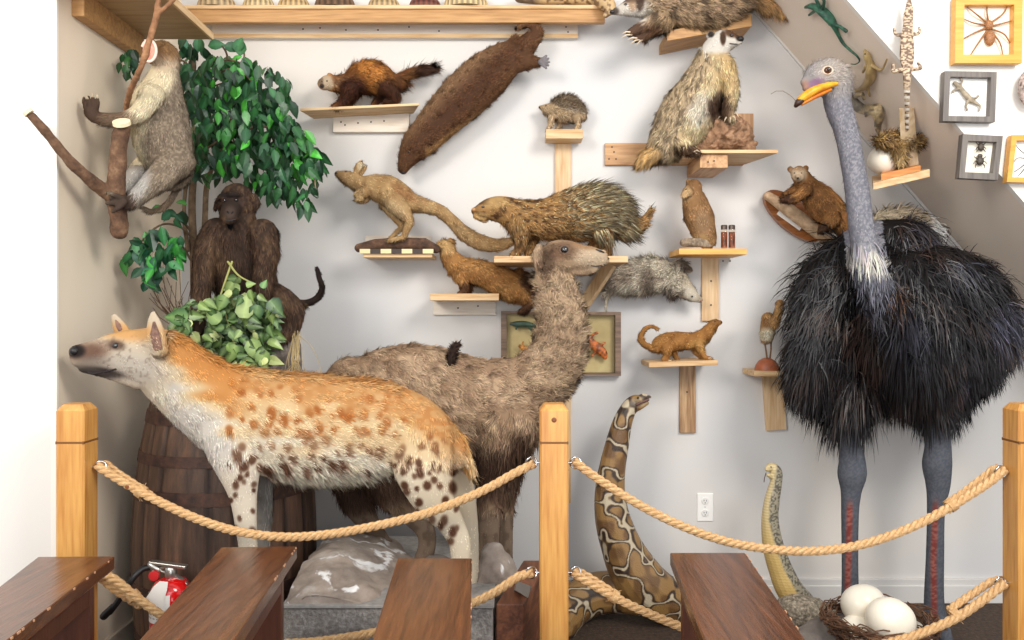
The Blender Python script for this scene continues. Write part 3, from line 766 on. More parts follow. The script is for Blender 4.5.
# ============================================================ PLASTER BASE, ROCKS, TIMBER
ROCKM = rocky('painted_plaster_rock', (132, 118, 108), (166, 152, 140), (196, 188, 180), scale=7, bump=0.9, speck=(240, 238, 236))
t = thing('plinth', 'grey textured box base with rocky plaster top under hyena and camel', 'platform', tuple(P(388, 640, 3.0).xy)+(0,))
xl = P(283, 0, 2.69).x; xr = P(493, 0, 2.69).x; zb = P(0, 606, 2.69).z
MB().box(xl, xr, 2.69, 3.5, 0, zb, bev=0.006).build('box', rocky('grey_speckled_box', (116, 110, 106), (142, 137, 133), (170, 166, 162), scale=70, bump=1.0), t)
MB().box(xl-0.004, xr+0.004, 2.684, 3.51, zb-0.006, zb+0.006, bev=0.002).build('rim', plain('grey_rim', (150, 146, 142), rough=0.6, var=0.1), t)
def mound(name, chains, Y0, label, parent, mat, disp=(0.018, 9), vox=1.6, cat='rock', col=(130, 120, 110)):
    V, T, N, fl = fuse(chains, Y0, S(vox, Y0), 2, disp)
    V[:, 2] = np.maximum(V[:, 2], 0.0)
    if parent is None:
        lo = V.min(0); hi = V.max(0); parent = thing(name, label, cat, ((lo[0]+hi[0])/2, (lo[1]+hi[1])/2, lo[2])); name = 'rock_body'
    o = np_mesh(name, V, T, flat(V[:, 0], col), N, mat, parent); return o
# mound of the base
V, T, N, fl = fuse([dict(p=[(300, 590, 18, 0.3), (315, 584, 26, 0.28), (330, 578, 32, 0.28), (355, 578, 30, 0.28), (395, 588, 26, 0.28), (440, 594, 22, 0.3), (485, 596, 14, 0.3)], k=4.2),
                    dict(p=[(290, 597, 10, 0.06), (350, 596, 13, 0.06), (420, 598, 10, 0.06), (480, 598, 8, 0.06)], k=2.2)], 2.8, 0.012, 2, (0.02, 8))
mk = V[:, 2] < zb-0.002; V[mk, 2] = zb-0.002; V[:, 0] = np.maximum(V[:, 0], xl+0.003); V[:, 1] = np.clip(V[:, 1], 2.694, 3.5)
np_mesh('rocky_top', V, T, flat(V[:, 0], (140, 130, 120)), N, ROCKM, t)
mound('rock', [dict(p=[(494, 600, 24), (494, 585, 25), (495, 566, 22), (493, 555, 14)], k=0.9)], 2.98, 'pale grey painted boulder with white streaks right of the display base', None, ROCKM, (0.012, 10))
bo = bpy.data.objects['rock']
mound('rock', [dict(p=[(445, 600, 18), (440, 580, 22), (438, 572, 18)], k=0.9)], 3.12, 'small dark grey boulder between the camel legs and the hyena foot', None, rocky('dark_rock', (90, 82, 78), (120, 110, 102), (150, 140, 130), scale=9), (0.01, 10))
# timber
m = MB(); A = P(496, 604, 2.72); B_ = P(524, 604, 2.72)
y1 = 3.2; dx = 0.10
m.hexa([(A.x,2.72,0.0),(B_.x,2.72,0.0),(B_.x+dx,y1,0.0),(A.x+dx,y1,0.0),(A.x,2.72,A.z),(B_.x,2.72,A.z),(B_.x+dx,y1,A.z),(A.x+dx,y1,A.z)], bev=0.005)
o = m.build('timber_block', wood('red_brown_timber', (138, 86, 58), (92, 54, 36), 'Y'), None); tag(o, 'reddish brown timber block on the floor just left of the centre post', 'timber')
m = MB(); m.hexa([P(515, 590, 2.78), P(528, 598, 2.78), P(530, 600, 2.95), P(512, 592, 2.95), P(518, 581, 2.78), P(531, 586, 2.78), P(532, 588, 2.95), P(516, 582, 2.95)])
o = m.build('metal_bracket', plain('dull_grey_metal', (140, 134, 126), rough=0.5, metal=0.4), None); tag(o, 'bent grey metal piece lying on the timber block beside the centre post', 'metal piece')

# ============================================================ FIRE EXTINGUISHER
Ye = 2.80; cx = P(171, 600, Ye)
t = thing('fire_extinguisher', 'red fire extinguisher with white label and black hose in front of the barrel', 'extinguisher', (cx.x, Ye, 0))
RED = plain('red_enamel', (205, 16, 18), rough=0.18, coat=0.6); ST = plain('brushed_steel', (190, 188, 182), rough=0.3, metal=0.9)
zt = P(0, 577, Ye).z; R = S(20, Ye)
MB().lathe((cx.x, Ye, 0), [(R*0.9, 0.0), (R, 0.01), (R, zt-0.07), (R*0.93, zt-0.035), (R*0.7, zt-0.01), (R*0.35, zt)], 36).build('cylinder', RED, t, smooth=True)
MB().lathe((cx.x, Ye, 0), [(R*1.015, 0.085), (R*1.015, 0.09), (R*1.015, 0.098), (R*1.015, 0.1)], 36).build('band', plain('white_band', (235, 232, 228), rough=0.3), t)
# label wraps the left front
m = MB(); vs = []; n = 14; z0 = P(0, 617, Ye).z; z1 = P(0, 580, Ye).z-0.03
for i in range(n+1):
    a = math.radians(-165+95*i/n)
    for z in (z0, z1): vs.append((cx.x+R*1.012*math.cos(a), Ye+R*1.012*math.sin(a), z))
m.add(vs, [(2*i, 2*i+2, 2*i+3, 2*i+1) for i in range(n)]); lb = m.build('paper_label', plain('label_white', (238, 234, 228), rough=0.6), t)
m = MB()
for r_ in range(9):
    z = z1-0.012-r_*0.012
    if z < z0+0.01: break
    for i in range(5):
        a0 = math.radians(-150+14*i+random.uniform(0, 3)); a1 = a0+math.radians(random.uniform(6, 11))
        q = [(cx.x+R*1.018*math.cos(a), Ye+R*1.018*math.sin(a)) for a in (a0, a1)]
        m.add([(q[0][0], q[0][1], z), (q[1][0], q[1][1], z), (q[1][0], q[1][1], z+0.003), (q[0][0], q[0][1], z+0.003)], [(0, 1, 2, 3)])
m.build('print', plain('faded_ink', (120, 110, 108)), lb)
m = MB(); vs = []
for (u, v) in ((150, 586), (156, 581), (164, 582), (163, 590), (160, 600), (162, 614), (146, 613), (142, 598)): vs.append(P(u+4, v, Ye-R*1.05))
m.add(vs, [tuple(range(8))]); m.build('hanging_tag', plain('label_white', (238, 234, 228)), t)
MB().lathe((cx.x, Ye, 0), [(0.017, zt-0.005), (0.02, zt+0.01), (0.02, zt+0.035), (0.014, zt+0.04)], 20).build('valve', ST, t, smooth=True)
m = MB(); g = P(155, 575, Ye-R*1.0); m.lathe(g, [(0.017, 0), (0.017, -0.012), (0.013, -0.013)], 22, axis='Y'); m.build('gauge', plain('red_gauge', (190, 40, 44), rough=0.3), t, smooth=True)
m = MB(); m.bar(P(150, 562, Ye), P(187, 567, Ye-0.01), 0.026, 0.012, bev=0.003); m.bar(P(170, 564, Ye), P(152, 573, Ye), 0.02, 0.01, bev=0.002)
m.build('carry_handle', ST, t)
m = MB(); q = [P(160, 570, Ye), P(172, 573, Ye), P(182, 580, Ye), P(187, 584, Ye)]; m.tube(q, [0.006, 0.007, 0.007, 0.005], 10, k=1.8); m.build('squeeze_lever', ST, t, smooth=True)
m = MB(); q = cr([tuple(P(*p)) for p in [(153, 567, Ye), (143, 569, Ye-0.02), (134, 577, Ye-0.04), (127, 588, Ye-0.05), (119, 600, Ye-0.05), (110, 612, Ye-0.05)]], 6); m.tube([Vector(x) for x in q], 0.0105, 12)
hs = m.build('hose', plain('black_rubber', (24, 24, 26), rough=0.45), t, smooth=True)
m = MB(); m.tube([P(113, 607, Ye-0.05), P(104, 616, Ye-0.05)], [0.012, 0.0135], 14); m.build('nozzle', plain('black_rubber', (24, 24, 26)), t, smooth=True)
m = MB(); m.tube([P(151, 565, Ye-0.005), P(158, 570, Ye-0.005)], 0.013, 12); m.build('hose_fitting', ST, t, smooth=True)

# ============================================================ OUTLET
t = thing('wall_outlet', 'white duplex electrical outlet on the wall between python and cobra', 'outlet', tuple(P(705, 507, WALL)))
q = P(697, 521, WALL); s_ = P(713, 493, WALL)
pl = MB().box(q.x, s_.x, WALL-0.007, WALL, q.z, s_.z, bev=0.003).build('cover_plate', plain('outlet_white', (244, 242, 238), rough=0.3), t)
for v in (501, 513):
    c = P(705, v, WALL-0.008)
    rc = MB().lathe(c, [(0.0165, 0), (0.0165, -0.003), (0.0155, -0.0035)], 24, axis='Y').build('socket', plain('outlet_face', (232, 230, 226), rough=0.35), t)
    m = MB(); 
    for dx_ in (-0.0055, 0.0055): m.box(c.x+dx_-0.0012, c.x+dx_+0.0012, c.y-0.0042, c.y-0.003, c.z-0.001, c.z+0.007)
    m.lathe(c + Vector((0, -0.0035, -0.008)), [(0.0026, 0), (0.0026, -0.0008)], 10, axis='Y'); m.build('slot', plain('slot_dark', (60, 56, 54)), rc)
m = MB(); m.lathe(P(705, 507, WALL-0.007), [(0.003, 0), (0.003, -0.001)], 10, axis='Y'); m.build('screw', ST, t)

# ============================================================ FRAMES
def frame(label, Y, quad, bw, depth, fm, bm_, name='shadow_box', glassy=True, inner=None, group=None):
    """quad: 4 px corners (tl,tr,br,bl) of the outer edge at depth Y (front)"""
    q = [P(u, v, Y) for u, v in quad]; c = sum(q, Vector())/4
    t = thing(name, label, 'frame', (c.x, Y+depth, min(p.z for p in q)), group)
    inn = [p + (c-p).normalized()*(S(bw, Y)*1.414) for p in q]; e = Vector((0, depth, 0))
    m = MB()
    for i in range(4):
        j = (i+1) % 4
        m.hexa([q[i]+e, q[j]+e, inn[j]+e, inn[i]+e, q[i], q[j], inn[j], inn[i]])
    m.build('frame', fm, t)
    m = MB(); b = Vector((0, depth*0.85, 0)); m.hexa([inn[0]+e, inn[1]+e, inn[2]+e, inn[3]+e, inn[0]+b, inn[1]+b, inn[2]+b, inn[3]+b]); m.build('backing', bm_, t)
    return t
GREYF = wood('grey_stained_wood', (120, 112, 106), (86, 80, 76), 'Z', contrast=0.5); ORF = wood('amber_wood', (230, 172, 84), (204, 140, 52), 'X', rough=0.35, contrast=0.4)
CREAM = plain('cream_card', (238, 230, 212)); WHITE = plain('white_card', (242, 240, 236))
frame('large amber wooden shadow box with the big brown spider', 3.115, [(956, -4), (1023, -4), (1022, 63), (955, 63)], 8.5, 0.035, ORF, CREAM)
frame('grey wooden shadow box with the small pale lizard', 3.12, [(945, 71), (997, 72), (995, 122), (943, 121)], 5.5, 0.03, GREYF, WHITE)
frame('grey wooden shadow box with the two dark beetles', 3.12, [(963, 134), (1003, 136), (998, 180), (959, 178)], 6, 0.03, GREYF, CREAM)
frame('pale wooden shadow box cut off at the right edge with a long legged spider', 3.12, [(1012, 135), (1056, 135), (1054, 183), (1007, 182)], 5, 0.03, ORF, WHITE)
frame('weathered wooden frame with olive board behind the camel neck', 3.755, [(501, 311), (621, 312), (621, 376), (501, 376)], 4.5, 0.045, wood('weathered_frame', (150, 122, 100), (104, 82, 66), 'X'), rocky('olive_board', (176, 158, 112), (188, 170, 122), (198, 182, 134), scale=8, bump=0.1))

def arthropod(name, label, Y, parts, legs, col, r=0.8, cat='spider', group=None):
    mt = plain('chitin_%d_%d_%d' % col, col, rough=0.5, var=0.25, bscale=200, bump=0.3)
    p0 = P(parts[0][0], parts[0][1], Y); t = thing(name, label, cat, tuple(p0), group)
    m = MB()
    for (u, v, ru, rv) in parts: m.ball(P(u, v, Y), S(1, Y), 14, sc=(ru, min(ru, rv)*0.7, rv))
    m.build('body', mt, t, smooth=True)
    for lg in legs:
        q = [P(u, v, Y - (0.006 if 0 < i < len(lg)-1 else -0.004)) for i, (u, v) in enumerate(lg)]
        m = MB(); R = cr([tuple(x) for x in q], 4); n = len(R); m.tube([Vector(x) for x in R], [S(r*(1.1-0.6*i/n), Y) for i in range(n)], 6); m.build('leg', mt, t, smooth=True)
    return t
BR = (146, 98, 58)
arthropod('spider', 'big brown spider with eight spread legs in the amber box', 3.135, [(989, 25, 4.2, 5), (990, 38, 5, 8)],
    [[(986, 22), (975, 13), (966, 6)], [(986, 25), (974, 23), (964, 19)], [(986, 28), (974, 33), (963, 39)], [(987, 31), (978, 44), (970, 56)],
     [(988, 20), (987, 12), (987, 7)], [(992, 22), (1003, 14), (1007, 7)], [(992, 26), (1004, 23), (1014, 20)], [(992, 29), (1004, 34), (1010, 43)], [(992, 32), (1000, 43), (1003, 56)]][:9], BR, 1.0)
arthropod('beetle', 'upper of the two dark beetles in the grey box', 3.135, [(981, 142, 2.2, 2), (981, 147, 3.2, 4)], [[(979, 145), (977, 143.5), (976, 142.5)], [(979, 147), (976.5, 148), (976, 149.5)], [(979, 149), (977, 151), (977, 152.5)], [(983, 145), (985, 143.5), (986, 142.5)], [(983, 147), (985.5, 148), (986, 149.5)], [(983, 149), (985, 151), (985, 152.5)]], (70, 60, 50), 0.5, 'beetle', 'dark beetles in the grey box')
arthropod('beetle', 'lower and larger of the two dark beetles in the grey box', 3.135, [(980, 156, 2.6, 2.3), (980, 161, 3.8, 4.4)], [[(978, 159), (975, 157.5), (974, 156)], [(978, 161), (974.5, 162), (973.5, 164)], [(978, 163), (975.5, 165.5), (975.5, 168)], [(982, 159), (985, 157.5), (986, 156)], [(982, 161), (985.5, 162), (986.5, 164)], [(982, 163), (984.5, 165.5), (984.5, 168)]], (70, 60, 50), 0.5, 'beetle', 'dark beetles in the grey box')
arthropod('spider', 'thin dark long legged spider in the box cut off at the right edge', 3.135, [(1030, 158, 2, 2.5), (1031, 163, 3, 4)], [[(1029, 157), (1020, 150), (1015, 144)], [(1029, 159), (1018, 158), (1013, 163)], [(1029, 161), (1020, 168), (1014, 172)], [(1029, 163), (1022, 172), (1018, 176)], [(1032, 157), (1040, 150), (1045, 144)], [(1032, 159), (1042, 158), (1046, 163)], [(1032, 161), (1040, 168), (1045, 172)], [(1032, 163), (1038, 172), (1042, 176)]], (60, 54, 50), 0.5)
# tribal-looking patterned shell at the right edge
m = MB(); c = P(1031, 88, 3.12); m.ball(c, S(13, 3.12), 24, sc=(1, 0.5, 1.5))
o = m.build('patterned_shell', None or rocky('marbled_shell', (70, 58, 56), (190, 170, 160), (236, 226, 214), scale=60, bump=0.2), None, smooth=True); tag(o, 'marbled oval shell on the white wall cut off at the right edge', 'shell')
# ============================================================ HYENA
def G(*c): return np.array(c, float)
def jit_spots(u0, u1, v0, v1, step, rmin, rmax, seed, keep=0.85):
    rng = random.Random(seed); out = []
    y = v0; row = 0
    while y < v1:
        x = u0 + (step/2 if row % 2 else 0)
        while x < u1:
            if rng.random() < keep: out.append((x+rng.uniform(-.38, .38)*step, y+rng.uniform(-.38, .38)*step, rng.uniform(rmin, rmax), rng.uniform(1.0, 1.6), rng.uniform(-30, 30), rng.uniform(.6, 1)))
            x += step
        y += step*0.8; row += 1
    return out
def spots_mask(u, v, lst, soft=0.5):
    m = np.zeros_like(u)
    for (a, b, r, e, ang, s_) in lst: m = np.maximum(m, s_*spot(u, v, a, b, r, r*e, ang, soft))
    return m
HY = jit_spots(232, 455, 385, 470, 15, 2.6, 5.0, 3) + jit_spots(232, 262, 465, 540, 12, 2, 3.6, 4) + jit_spots(392, 460, 466, 560, 12.5, 2.2, 4.2, 6)
def hy_col(u, v, p, n):
    top = np.interp(u, [70, 100, 160, 200, 225, 260, 340, 380, 410, 430, 460], [345, 333, 322, 343, 358, 368, 375, 380, 393, 410, 440])
    bot = np.interp(u, [70, 110, 160, 200, 225, 260, 320, 380, 400, 470], [370, 380, 402, 432, 470, 468, 486, 475, 500, 560])
    t = np.clip((v-top)/(bot-top), 0, 1.3)
    nz = uvn(u, v, 22, 9, 1); nz2 = uvn(u, v, 7, 3.5, 2)
    t2 = t + (nz-0.5)*0.3
    c = mixc(flat(u, (214, 162, 104)), (238, 206, 158), sst(t2, 0.12, 0.5)); c = mixc(c, (248, 234, 208), sst(t2, 0.5, 0.9))
    c = mixc(c, (192, 120, 60), (1-sst(t2, 0.0, 0.35))*0.55*sst(nz2, 0.35, 0.75))
    # neck: rust coat over, pale throat under
    nk = sst(u, 160, 175)*(1-sst(u, 225, 260)); c = mixc(c, (212, 138, 68), nk*(1-sst(t2, 0.35, 0.62))*0.75)
    c = mixc(c, (226, 218, 206), nk*sst(t2, 0.62, 0.85)*0.9)
    # rump and legs pale
    c = mixc(c, (246, 230, 202), sst(v, 440, 480)*sst(u, 385, 400)*0.85); c = mixc(c, (248, 234, 212), (1-sst(u, 258, 270))*sst(v, 450, 480)*sst(u, 215, 225))
    m = spots_mask(u, v, HY); m = m*sst(t2*200+v*0, 20, 60)
    dk = sst(v, 420, 470); sc = (150, 84, 34)
    c = mixc(c, (170, 92, 36), np.clip(m*1.1,0,1)*0.85*(1-dk)); c = mixc(c, (92, 56, 38), np.clip(m*1.2,0,1)*0.95*dk)
    # far legs are grey in the photo
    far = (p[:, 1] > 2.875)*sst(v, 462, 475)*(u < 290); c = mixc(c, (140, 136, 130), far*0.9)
    # head
    hd = 1-sst(u+(v-350)*0.25, 150, 172); c = mixc(c, (226, 206, 178), hd)
    c = mixc(c, (232, 168, 96), spot(u, v, 130, 332, 32, 9, 3, .6)*0.8)
    c = mixc(c, (206, 196, 182), spot(u, v, 135, 368, 38, 16, 12, .6)*0.8)
    fl = sst(uvn(u, v, 2.2, 2.2, 9), 0.66, 0.8)*spot(u, v, 125, 360, 40, 22, 10, .5); c = mixc(c, (128, 110, 94), fl*0.5)
    c = mixc(c, (112, 78, 62), spot(u, v, 88, 352, 20, 9, -8, .6)*0.85); c = mixc(c, (40, 32, 30), spot(u, v, 76, 351, 9, 7, 0, .4))
    c = mixc(c, (50, 42, 40), spot(u, v, 97, 372, 25, 5.5, 8, .5)*0.9); c = mixc(c, (140, 128, 118), spot(u, v, 92, 362, 16, 6, 0, .6)*0.6)
    c = mixc(c, (90, 66, 52), spot(u, v, 116, 345, 9, 5, 10, .5)*0.75)
    return c
hy = Beast('hyena', 'mounted spotted hyena with orange back standing in front of the barrel facing left', 'hyena', 2.82, [
    dict(k=0.62, p=[(80, 357, 11, -.08), (94, 356, 15, -.08), (112, 354, 21, -.08), (135, 356, 28, -.07), (160, 362, 34, -.05), (186, 382, 38, -.02), (212, 401, 43), (240, 415, 50), (275, 424, 54), (310, 429, 56), (345, 430, 54), (380, 429, 49), (410, 432, 40), (432, 441, 30), (448, 452, 20)]),
    dict(k=.8, p=[(76, 352, 7, -.08), (95, 349, 9, -.08)]),
    dict(k=.75, p=[(84, 367, 6, -.08), (108, 370, 9, -.08), (140, 376, 14, -.07)]),
    dict(k=.6, p=[(232, 432, 34, -.05), (238, 465, 24, -.07), (243, 495, 14.5, -.07), (246, 525, 11, -.07), (249, 560, 9, -.07), (250, 590, 8.5, -.07), (243, 606, 10, -.09)]),
    dict(k=.7, p=[(262, 440, 25, .08), (262, 475, 13, .09), (264, 505, 8.5, .09), (262, 550, 8, .09), (262, 594, 8, .09), (256, 603, 10, .07)]),
    dict(k=.6, p=[(420, 435, 34, -.03), (424, 470, 30, -.07), (434, 500, 21, -.07), (450, 522, 14, -.07), (460, 545, 11, -.07), (459, 575, 9.5, -.07), (450, 592, 11, -.09)]),
    dict(k=.6, p=[(440, 450, 22, .08), (456, 485, 18, .09), (466, 520, 12, .09), (470, 550, 9, .09), (470, 578, 8, .09), (462, 588, 9, .08)]),
    dict(k=.45, p=[(160, 352, 9, -.13), (156, 336, 10, -.14), (154, 322, 7, -.14), (153, 313, 3, -.14)]),
    dict(k=.45, p=[(126, 338, 8, .0), (119, 326, 7, .01), (114, 316, 3.5, .01)]),
    dict(k=.9, p=[(446, 432, 9), (456, 440, 6.5), (462, 452, 5), (466, 462, 4)]),
    ], hy_col, vox=1.3, smooth=3, basez=0.35, fur=[
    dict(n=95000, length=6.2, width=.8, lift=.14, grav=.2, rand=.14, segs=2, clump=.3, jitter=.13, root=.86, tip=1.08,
         lenfn=lambda u, v: np.where(u < 150, 0.42, np.where(u < 230, .9, 1.0))*np.where((v > 470) & ((u < 275) | (u > 395)), .45, 1.0)*np.where((u < 165) & (v < 338), .25, 1.0)*np.where((u < 92), .25, 1.0)),
    dict(n=7000, length=9, width=.8, lift=.35, grav=.05, rand=.2, segs=2, clump=.4, lenfn=lambda u, v: ((u > 165) & (u < 400) & (v < np.interp(u, [160, 200, 225, 260, 340, 380, 410], [335, 355, 370, 379, 385, 390, 403]))).astype(float)),
    dict(n=5000, length=10, width=.9, lift=.2, grav=.6, rand=.2, segs=2, clump=.4, lenfn=lambda u, v: ((u > 265) & (u < 385) & (v > 462)).astype(float)),
    ])
hy.eye(115.5, 345.5, 2.7, rim=(60, 44, 36)); hy.nose(73.5, 351, 5.5, (0.9, 1.0, 0.85))
hy.line([(77, 371), (90, 372.5), (104, 371.5), (116, 369)], 0.9, plain('dark_lip', (38, 28, 28), rough=.4))
for (pts, r) in (([(158, 349), (155, 335), (154, 322)], 4.2), ([(120.5, 330), (118, 325), (115.5, 320)], 2.2)):
    q = []
    for (a, b) in pts:
        p_, n_ = hy.hit(a, b); q.append(p_ + n_*0.0005)
    m = MB(); m.tube(q, [S(r, 2.8), S(r*1.2, 2.8), S(r*.3, 2.8)], 10, k=.25)
    m.build('ear_lining', plain('ear_lining', (112, 84, 72), rough=.9, var=.3, bscale=60), hy.root, smooth=True)
# tail tuft
def tuft(beast, parent_name, chains, col, n, length, Y0, vox=1.2, label=None, width=1.1, **kw):
    V, T, N, fl = fuse(chains, Y0, S(vox, Y0), 2); u, v = uv_of(V)
    cf = (lambda u, v, p, n: flat(u, col)) if isinstance(col, tuple) else col
    a, b, c, d = strands(V, T, N, fl, cf, n=n, length=length, width=width, Y0=Y0, **kw)
    return np_mesh(parent_name, np.vstack([V, a]), np.vstack([T, b+len(V)]), np.vstack([cf(u, v, V, N)*.8, c]), np.vstack([N, d]), M_FUR(), beast.root)
tuft(hy, 'tail', [dict(k=.8, p=[(446, 428, 7), (456, 438, 7), (462, 450, 7), (468, 463, 5.5), (473, 472, 3)])], lambda u, v, p, n: mixc(mixc(flat(u, (220, 160, 92)), (238, 202, 150), sst(u, 462, 472)), (60, 42, 34), sst(v, 476, 488)), 4500, 13, 2.84, lift=.12, grav=.3, rand=.14, clump=.2)
mound('rock', [dict(p=[(240, 700, 22), (243, 650, 22), (250, 622, 20)], k=1.2)], 2.79, 'low grey stone under the forefeet of the hyena behind the bench', None, ROCKM, (0.006, 12))

# ============================================================ CAMEL
def ca_col(u, v, p, n):
    nz = uvn(u, v, 13, 10, 4); n2 = uvn(u, v, 4, 8, 5)
    c = mixc(flat(u, (172, 140, 110)), (206, 174, 140), sst(nz, .3, .7)); c = mixc(c, (126, 100, 80), sst(n2, .55, .85)*.5)
    c = mixc(c, (200, 170, 136), sst(u, 520, 545)*(1-sst(v, 380, 400))*.5)
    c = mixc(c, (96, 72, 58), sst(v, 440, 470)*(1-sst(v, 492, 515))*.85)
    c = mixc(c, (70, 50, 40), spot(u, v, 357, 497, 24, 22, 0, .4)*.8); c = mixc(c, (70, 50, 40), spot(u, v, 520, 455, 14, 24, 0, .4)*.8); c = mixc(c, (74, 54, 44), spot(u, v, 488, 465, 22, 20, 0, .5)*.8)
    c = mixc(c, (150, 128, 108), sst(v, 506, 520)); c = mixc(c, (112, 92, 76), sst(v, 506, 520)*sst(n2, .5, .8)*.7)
    c = mixc(c, (214, 190, 160), spot(u, v, 592, 258, 17, 11, 5, .5)*.9)
    c = mixc(c, (112, 82, 62), spot(u, v, 562, 250, 15, 9, -10, .5)*.8); c = mixc(c, (92, 68, 52), spot(u, v, 546, 262, 8, 16, 0, .5)*.7)
    c = mixc(c, (170, 128, 90), spot(u, v, 584, 245, 14, 4, 10, .5)*.7)
    return c
def ca_len(u, v):
    l = np.ones_like(u); l = np.where((u > 535) & (v < 278), .55, l); l = np.where((u > 570) & (v < 275), .38, l)
    l = np.where(v > 512, .22, l); return l
ca = Beast('camel', 'young brown woolly camel with raised neck standing behind the hyena', 'camel', 3.27, [
    dict(k=.55, p=[(348, 386, 31), (366, 392, 46), (392, 400, 58), (425, 406, 61), (462, 411, 57), (495, 408, 50), (522, 398, 38), (545, 385, 25)]),
    dict(k=.6, p=[(500, 395, 38), (525, 388, 33), (548, 370, 31), (560, 345, 27.5), (561, 318, 25), (557, 295, 22.5), (553, 275, 19), (554, 258, 15)]),
    dict(k=.62, p=[(547, 264, 15, -.01), (556, 258, 17.5, -.01), (568, 256, 16, -.02), (582, 257, 12.5, -.03), (593, 258, 11.5, -.04), (600, 258, 9, -.04)]),
    dict(k=.5, p=[(572, 268, 7, -.02), (585, 269, 7, -.03), (594, 268, 5, -.04)]),
    dict(k=.4, p=[(539, 246, 4, -.07), (538, 258, 6.5, -.085), (541, 268, 3, -.08)]),
    dict(k=.7, p=[(505, 425, 34, -.08), (497, 455, 24, -.08), (492, 485, 14.5, -.08), (489, 510, 12.5, -.08), (489, 545, 10, -.08), (489, 570, 12, -.1)]),
    dict(k=.7, p=[(520, 415, 24, .05), (520, 440, 17, .06), (512, 465, 13, .06), (505, 500, 10, .06), (505, 550, 8, .06), (505, 575, 9, .05)]),
    dict(k=.6, p=[(365, 415, 38, .05), (357, 455, 28, .06), (354, 485, 21, .06), (360, 508, 15, .06), (373, 528, 9.5, .06), (388, 548, 7.5, .06), (400, 565, 8.5, .05)]),
    dict(k=.6, p=[(385, 430, 38, -.07), (382, 465, 28, -.08), (392, 490, 19, -.08), (408, 510, 13, -.08), (424, 528, 10.5, -.08), (427, 545, 9, -.08), (421, 566, 9.5, -.08)]),
    dict(k=.8, p=[(452, 362, 10), (453, 353, 5), (455, 347, 3)]),
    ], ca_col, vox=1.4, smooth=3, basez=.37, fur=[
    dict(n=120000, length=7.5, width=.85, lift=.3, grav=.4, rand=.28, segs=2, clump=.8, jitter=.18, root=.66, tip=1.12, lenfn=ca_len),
    dict(n=6000, length=15, width=.9, lift=.25, grav=.8, rand=.25, segs=3, clump=.9, lenfn=lambda u, v: (((v > 435) & (v < 500) & (u > 335))).astype(float))])
ca.eye(564.5, 249.5, 4.2, rim=(96, 72, 54)); ca.nose(601, 251, 1.8, (1, 1, .6))
m = MB(); p_, n_ = ca.hit(600, 252); m.tube([P(596, 249.5, p_.y-.002), P(601, 251, p_.y-.004), P(604, 252.5, p_.y)], [.002, .004, .002], 6); m.build('nostril', M_BLACK(), ca.root)
ca.line([(604, 265), (597, 266), (588, 265)], .7, plain('dark_lip', (38, 28, 28)))
tuft(ca, 'hump_tuft', [dict(k=1, p=[(449, 366, 4), (452, 356, 4), (454, 347, 3), (458, 344, 1.5)])], (56, 40, 34), 1100, 5, 3.2, lift=.3, grav=.3, rand=.4)
for (pt, nm) in (([(358, 384, 0, 0)], 0),): pass

# ============================================================ OSTRICH
OY = 3.36
def os_col(u, v, p, n):
    nz = uvn(u, v, 9, 6, 1); fine = uvn(u, v, 1.1, 1.1, 6)
    c = flat(u, (24, 20, 20))
    neck = (1-sst(v, 285, 330))
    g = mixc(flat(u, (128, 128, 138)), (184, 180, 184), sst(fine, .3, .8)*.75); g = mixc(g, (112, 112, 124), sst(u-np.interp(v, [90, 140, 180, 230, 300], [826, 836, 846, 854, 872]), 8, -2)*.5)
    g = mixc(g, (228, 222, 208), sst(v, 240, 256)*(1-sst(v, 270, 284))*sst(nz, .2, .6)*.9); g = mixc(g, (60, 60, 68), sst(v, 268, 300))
    isneck = neck*(np.abs(u-np.interp(v, [50, 80, 100, 120, 140, 180, 230, 260, 300, 340], [822, 825, 836, 842, 847, 857, 863, 868, 882, 892])) < np.interp(v, [50, 90, 110, 250, 300, 340], [40, 40, 22, 20, 30, 34]))
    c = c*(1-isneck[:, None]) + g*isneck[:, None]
    hd = isneck*(1-sst(v, 90, 104)); c = mixc(c, (178, 170, 166), hd*.8); c = mixc(c, (206, 192, 178), hd*spot(u, v, 834, 70, 18, 14, 0, .5)*.6)
    c = mixc(c, (156, 112, 158), spot(u, v, 815, 83, 8, 4, -25, .6)*.75); c = mixc(c, (206, 136, 100), spot(u, v, 805, 86, 4, 6, 0, .6)*.5)
    lg = sst(v, 418, 430); l = mixc(flat(u, (94, 98, 108)), (122, 124, 132), .6*sst(uvn(u, v, 1.1, .9, 3), .3, .7))
    cxl = np.where(u < 895, np.interp(v, [400, 480, 560, 620], [848, 852, 850, 848]), np.interp(v, [400, 480, 560, 620], [937, 938, 935, 936]))
    red = sst(v, 495, 512)*(1-sst(np.abs(u-cxl+1.5), 1.5, 4.5))*.9; rr = mixc(flat(u, (150, 62, 54)), (190, 112, 98), sst(uvn(u, v, 3, 1.1, 4), .35, .7))
    l = l*(1-red[:, None]) + rr*red[:, None]; c = c*(1-lg[:, None]) + l*lg[:, None]
    return c
osl = lambda u, v: 0
